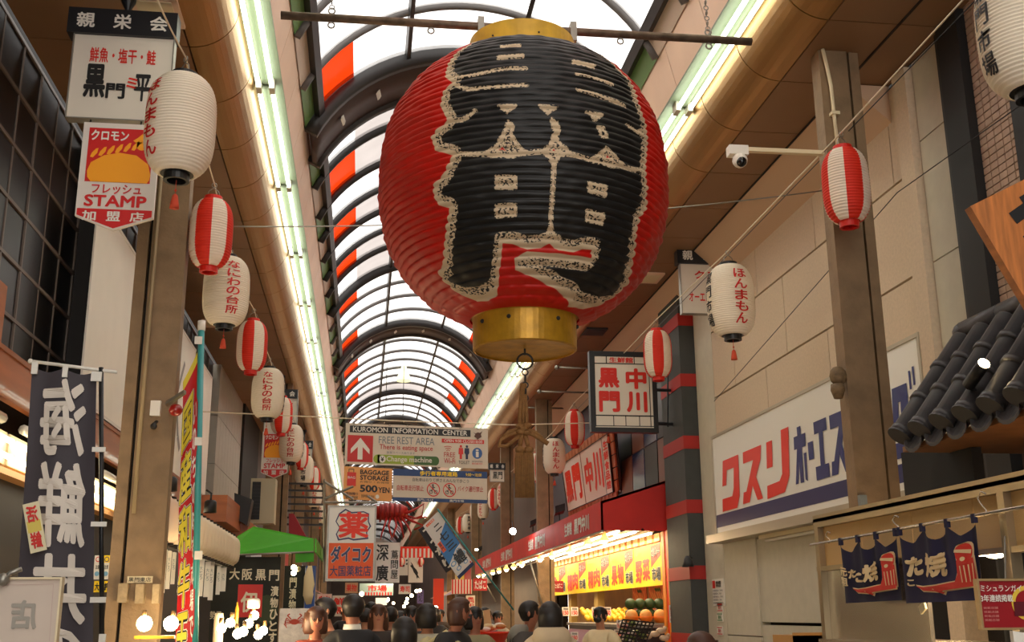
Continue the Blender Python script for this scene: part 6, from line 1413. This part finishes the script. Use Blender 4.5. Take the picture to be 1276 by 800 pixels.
def loft(b, rings, n=16):   # rings (x, y, z, rx, ry)
    vs = [(x + rx * math.cos(2 * PI * k / n), y + ry * math.sin(2 * PI * k / n), z) for x, y, z, rx, ry in rings for k in range(n)]
    L = len(rings); fs = [(i * n + k, i * n + (k + 1) % n, (i + 1) * n + (k + 1) % n, (i + 1) * n + k) for i in range(L - 1) for k in range(n)]
    fs += [tuple(range(n))[::-1], tuple((L - 1) * n + k for k in range(n))]; b.add(vs, fs)
def person(px, top, w, rot, label, coat, hair='short', hm=None, skin=None, lean=0, hood=None, bow=0, collar=None, mask=None, strap=None, collar_c=None):
    P = atW(px, top, w); s = P.z / 1.72
    r = T('person', label, 'person', (0, 0, 0))
    skin = skin or SKIN; hm = hm or HB; hy = -bow
    # one continuous body: pelvis, torso, neck, head, arms and legs
    J = [(0, 0, .93), (0, 0, 1.08), (0, .005, 1.26), (0, .005, 1.38), (0, 0, 1.455), (0, hy * .4 - .005, 1.51), (0, hy - .010, 1.575), (0, hy - .004, 1.63), (0, hy + .006, 1.672),
         (.105, .01, 1.39), (.185, .01, 1.365), (.225, .03, 1.10), (.205, -.10, .88), (.195, -.15, .80),
         (-.105, .01, 1.39), (-.185, .01, 1.365), (-.225, .03, 1.10), (-.205, -.10, .88), (-.195, -.15, .80),
         (.095, 0, .86), (.105, -.015, .48), (.11, .03, .09), (.115, -.10, .045), (-.095, 0, .86), (-.105, -.015, .48), (-.11, .03, .09), (-.115, -.10, .045)]
    R = [.14, .12, .14, .11, .055, .052, .066, .082, .068, .07, .056, .042, .030, .036, .07, .056, .042, .030, .036, .085, .058, .042, .036, .085, .058, .042, .036]
    E = [(0, 1), (1, 2), (2, 3), (3, 4), (4, 5), (5, 6), (6, 7), (7, 8), (3, 9), (9, 10), (10, 11), (11, 12), (12, 13), (3, 14), (14, 15), (15, 16), (16, 17), (17, 18), (0, 19), (19, 20), (20, 21), (21, 22), (0, 23), (23, 24), (24, 25), (25, 26)]
    # fingers and thumb as short tapering branches of the same body
    for sg, hnd in ((1, 13), (-1, 18)):
        for k, (dx, L) in enumerate(((-.026, .055), (-.009, .065), (.009, .062), (.026, .050))):
            b0 = len(J); x0 = J[hnd][0] + dx; J.append((x0, -.175, .775)); J.append((x0, -.19, .775 - L)); R += [.010, .008]; E += [(hnd, b0), (b0, b0 + 1)]
        b0 = len(J); J.append((J[hnd][0] - sg * .045, -.165, .80)); J.append((J[hnd][0] - sg * .055, -.185, .765)); R += [.012, .009]; E += [(hnd, b0), (b0, b0 + 1)]
    body = skin_mesh('body', J, E, R, skin, r)
    Hc = Vector((0, hy - .004, 1.625))
    b = MB(); b.add([(Hc.x - .011, Hc.y - .080, Hc.z - .03), (Hc.x + .011, Hc.y - .080, Hc.z - .03), (Hc.x, Hc.y - .102, Hc.z - .030), (Hc.x, Hc.y - .082, Hc.z + .012)], [(0, 2, 3), (2, 1, 3), (0, 1, 2), (0, 3, 1)]).build('nose', skin, body).location = (0, 0, 0)
    for sg in (-1, 1):
        MB().ball((sg * .030, Hc.y - .079, Hc.z), .008, 8, (1.3, .6, .7)).build('eye', EYE, body)
        MB().ball((sg * .086, Hc.y + .004, Hc.z - .01), .020, 8, (.45, .7, 1.2)).build('ear', skin, body)
    MB().ball((0, Hc.y - .073, Hc.z - .055), .018, 8, (1.2, .4, .35)).build('mouth', LIP, body)
    # hair
    b = MB(); n, m_ = 20, 12; vs = []
    for i in range(m_ + 1):
        for k in range(n):
            th, ph = PI * .78 * i / m_, 2 * PI * k / n
            x, y, z = math.sin(th) * math.cos(ph), math.sin(th) * math.sin(ph), math.cos(th)
            rr = 1.0
            fr = max(0, -y)      # forehead is left free
            if z < .45 and y < -.15: rr = .80
            if hair == 'short' and z < -.25 and y > -.15: rr = .92
            vs.append((x * .094 * rr, hy + .010 + y * .104 * rr, 1.637 + z * .098 * (1 if z > 0 else 1.1)))
    b.add(vs, [(i * n + k, i * n + (k + 1) % n, (i + 1) * n + (k + 1) % n, (i + 1) * n + k) for i in range(m_) for k in range(n)])
    if hair == 'long': loft(b, [(0, hy + .035, 1.66, .098, .085), (0, hy + .045, 1.58, .108, .078), (0, hy + .055, 1.50, .112, .066), (0, hy + .075, 1.42, .10, .05), (0, hy + .085, 1.36, .07, .03)])
    if hair == 'bob': loft(b, [(0, hy + .03, 1.68, .096, .085), (0, hy + .03, 1.60, .106, .085), (0, hy + .03, 1.53, .104, .075), (0, hy + .03, 1.505, .09, .06)])
    b.build('hair', hm, r, True).location = (0, 0, 0)
    # coat with sleeves, over the body
    cj = [(0, .01, .78), (0, .01, .95), (0, .01, 1.12), (0, .01, 1.28), (0, .012, 1.395), (.115, .012, 1.375), (.195, .012, 1.34), (.24, .03, 1.09), (.212, -.085, .90), (-.115, .012, 1.375), (-.195, .012, 1.34), (-.24, .03, 1.09), (-.212, -.085, .90), (0, .01, 1.455)]
    bk = 1.12 if hood else 1.0
    cr_ = [.19 * bk, .175 * bk, .17 * bk, .185 * bk, .13, .095 * bk, .082 * bk, .066 * bk, .052 * bk, .095 * bk, .082 * bk, .066 * bk, .052 * bk, .065]
    skin_mesh('coat', cj, [(0, 1), (1, 2), (2, 3), (3, 4), (4, 5), (5, 6), (6, 7), (7, 8), (4, 9), (9, 10), (10, 11), (11, 12), (4, 13)], cr_, coat, r, 2)
    tj = [(0, .0, .90), (.098, 0, .82), (.108, -.012, .48), (.112, .03, .13), (-.098, 0, .82), (-.108, -.012, .48), (-.112, .03, .13)]
    skin_mesh('trousers', tj, [(0, 1), (1, 2), (2, 3), (0, 4), (4, 5), (5, 6)], [.15, .105, .078, .068, .105, .078, .068], mat('dark_trousers', S(34, 34, 40), .8), r)
    if hood: b = MB(); loft(b, [(0, .07, 1.34, .10, .06), (0, .085, 1.38, .155, .085), (0, .075, 1.44, .165, .10), (0, .06, 1.50, .145, .085), (0, .05, 1.525, .11, .06)]); b.build('hood', hood, r, True).location = (0, 0, 0)
    if collar: b = MB(); loft(b, [(0, 0, 1.435, .078, .070), (0, hy * .2, 1.50, .068, .062)]); b.build('collar', collar, r, True)
    if mask: MB().ball((0, Hc.y - .055, Hc.z - .045), .055, 12, (1, .75, .75)).build('face_mask', mask, r, True)
    if strap: MB().tube([(-.13, -.10, 1.15), (-.12, -.11, 1.36), (-.11, .02, 1.455), (-.12, .15, 1.38), (-.13, .19, 1.15)], .022, 8).build('strap', strap, r, True); 
    if strap: MB().ball((0, .24, 1.2), .17, 14, (1, .6, 1.3)).build('backpack', strap, r, True)
    r.location = (P.x, P.y, 0); r.rotation_euler = (0, lean, math.radians(rot)); r.scale = (s, s, s)
    return r
def C(n, *c): return mat('coat_' + n, S(*c), .75, noise=.1, nscale=6)
person(394, 757, 8.6, 10, 'person with reddish brown coat leaning at the far left of the crowd', C('rust', 120, 44, 30), 'bob', HBR, SKIN2, 0, None, .03)
person(411, 746, 9.0, -65, 'man in profile with short black hair and a dark brown coat', C('brown', 66, 50, 40), 'short', HB, SKIN, 0, None, .05)
person(440, 742, 8.6, 195, 'man in a black suit with white collar, seen from behind', C('suit', 22, 22, 26), 'short', HB, SKIN2, 0, None, 0, WHITE)
person(472, 754, 11.0, 0, 'woman with long brown hair facing the camera', C('dark_a', 50, 40, 36), 'long', HBR, SKIN)
person(456, 759, 13.5, 180, 'dark figure with black hair between the suit and the long haired woman', C('dark_b', 40, 34, 32), 'short')
person(463, 751, 15.0, 10, 'person with dark fringe farther back facing the camera', C('dark_c', 48, 40, 40), 'short', HB, SKIN2)
person(487, 757, 12.5, 170, 'person in black seen from behind right of the long haired woman', C('dark_d', 30, 26, 28), 'short')
person(499, 762, 15.5, 180, 'person with a red collar in the middle of the crowd', C('wine', 110, 34, 30), 'bob')
person(513, 756, 11.5, -10, 'person with dark hair and blurred face facing the camera, mid crowd', C('dark_e', 44, 40, 42), 'short', HB, SKIN2)
person(521, 764, 14.5, 0, 'small figure with a white face mask, mid crowd', C('dark_f', 50, 46, 48), 'bob', HB, SKIN, 0, None, 0, None, WHITE)
person(504, 770, 7.8, 180, 'person in a pale beige hooded coat with black hair at the bottom', C('beige_hood', 190, 178, 150), 'bob', HB, SKIN, 0, C('beige_hood', 0, 0, 0))
person(533, 753, 9.6, 150, 'person in a pale grey green jacket with black hair', C('pale_jacket', 186, 180, 160), 'bob', HB)
person(566, 746, 8.8, 60, 'leaning person in black with brown hair and a cream backpack', C('black_coat', 24, 22, 24), 'bob', HBR, SKIN2, 0, None, .06, None, None, mat('cream_strap', S(190, 176, 130), .7))
person(592, 757, 10.2, 20, 'person in a khaki jacket with wavy dark hair left of the red basket', C('khaki', 150, 140, 104), 'bob', HB, SKIN2)
person(604, 758, 13.0, 0, 'person with a blue collar behind the khaki jacket', C('blue_dark', 40, 50, 70), 'short', HB)
person(657, 750, 9.4, 70, 'man with black hair and a grey hood looking at the stall', C('charcoal', 70, 64, 60), 'short', HB, SKIN2, 0, C('grey_hood', 140, 136, 126), .03)
person(685, 751, 8.6, 180, 'woman in a beige puffer coat with a thick hood, seen from behind', C('puffer', 200, 180, 148), 'bob', HB, SKIN, 0, C('puffer', 0, 0, 0))
person(748, 757, 12.6, -40, 'vendor in a cream coat with a black face mask at the fruit counter', C('vendor', 236, 214, 170), 'short', HB, SKIN, 0, None, .02, None, BLACK)
person(872, 789, 5.6, 190, 'top of a reddish brown haired head at the bottom right', C('dark_g', 60, 30, 28), 'bob', HBR)
far = [(430, 757, 22), (446, 759, 20), (476, 759, 19), (508, 758, 21), (527, 759, 18), (541, 757, 16), (549, 760, 24), (576, 758, 18), (491, 760, 26), (517, 761, 28), (535, 760, 30), (585, 760, 22), (470, 761, 30), (441, 761, 28), (620, 762, 17)]
names = ['far walker just right of the suited man', 'far walker between the suit and dark figure', 'far walker above the long haired woman', 'far walker behind the red collar', 'far walker right of the masked figure', 'far walker by the orange shopfront', 'small far walker at the foot of the orange shopfront', 'far walker above the leaning person', 'tiny walker in the centre of the street', 'tiny walker behind the masked figure', 'farthest tiny walker near the right fronts', 'far walker behind the khaki jacket', 'tiny walker above the fringe haired person', 'tiny walker on the left of the street', 'far walker between the two right columns']
for i, (px, t, w) in enumerate(far): person(px, t, w, rnd.choice((0, 180, 170, 20, -20)), names[i], C('far_%d' % (i % 5), *[(40, 36, 38), (66, 52, 44), (30, 30, 36), (96, 60, 44), (120, 112, 100)][i % 5]), ('short', 'bob')[i % 2], HB, SKIN2)
# red basket of goods among the crowd
c = atW(613, 790, 10.5); r = T('red_basket', 'orange red tub heaped with wrapped snacks at the bottom of the crowd', 'basket', (c.x, c.y, c.z - .08))
MB().lathe([(.10, -.12), (.17, .02), (.18, .02), (.17, .0)], c, 20).build('tub', BRED, r, True)
for i in range(14):
    a = rnd.uniform(0, 6.28); q_ = rnd.uniform(0, .12); o = MB().ball(c + Vector((q_ * math.cos(a), q_ * math.sin(a), .04 + rnd.uniform(0, .05))), .035, 8, (1.5, .7, .7)).build('snack', mat('snack_%d' % (i % 3), [S(226, 200, 150), S(200, 130, 70), S(236, 226, 210)][i % 3], .5), None, True); tag(o, ('cream', 'brown', 'white')[i % 3] + ' wrapped snack heaped in the orange red tub', 'snack', ('cream', 'brown', 'white')[i % 3] + ' snacks in the tub')
o = MB().obox(c + Vector((-.10, 0, .05)), (.10, 0, .02), (0, .03, 0), (-.02, 0, .16)).build('snack_card', mat('card_tan', S(206, 160, 110), .6)); tag(o, 'tan price card stuck in the orange red tub', 'price card')
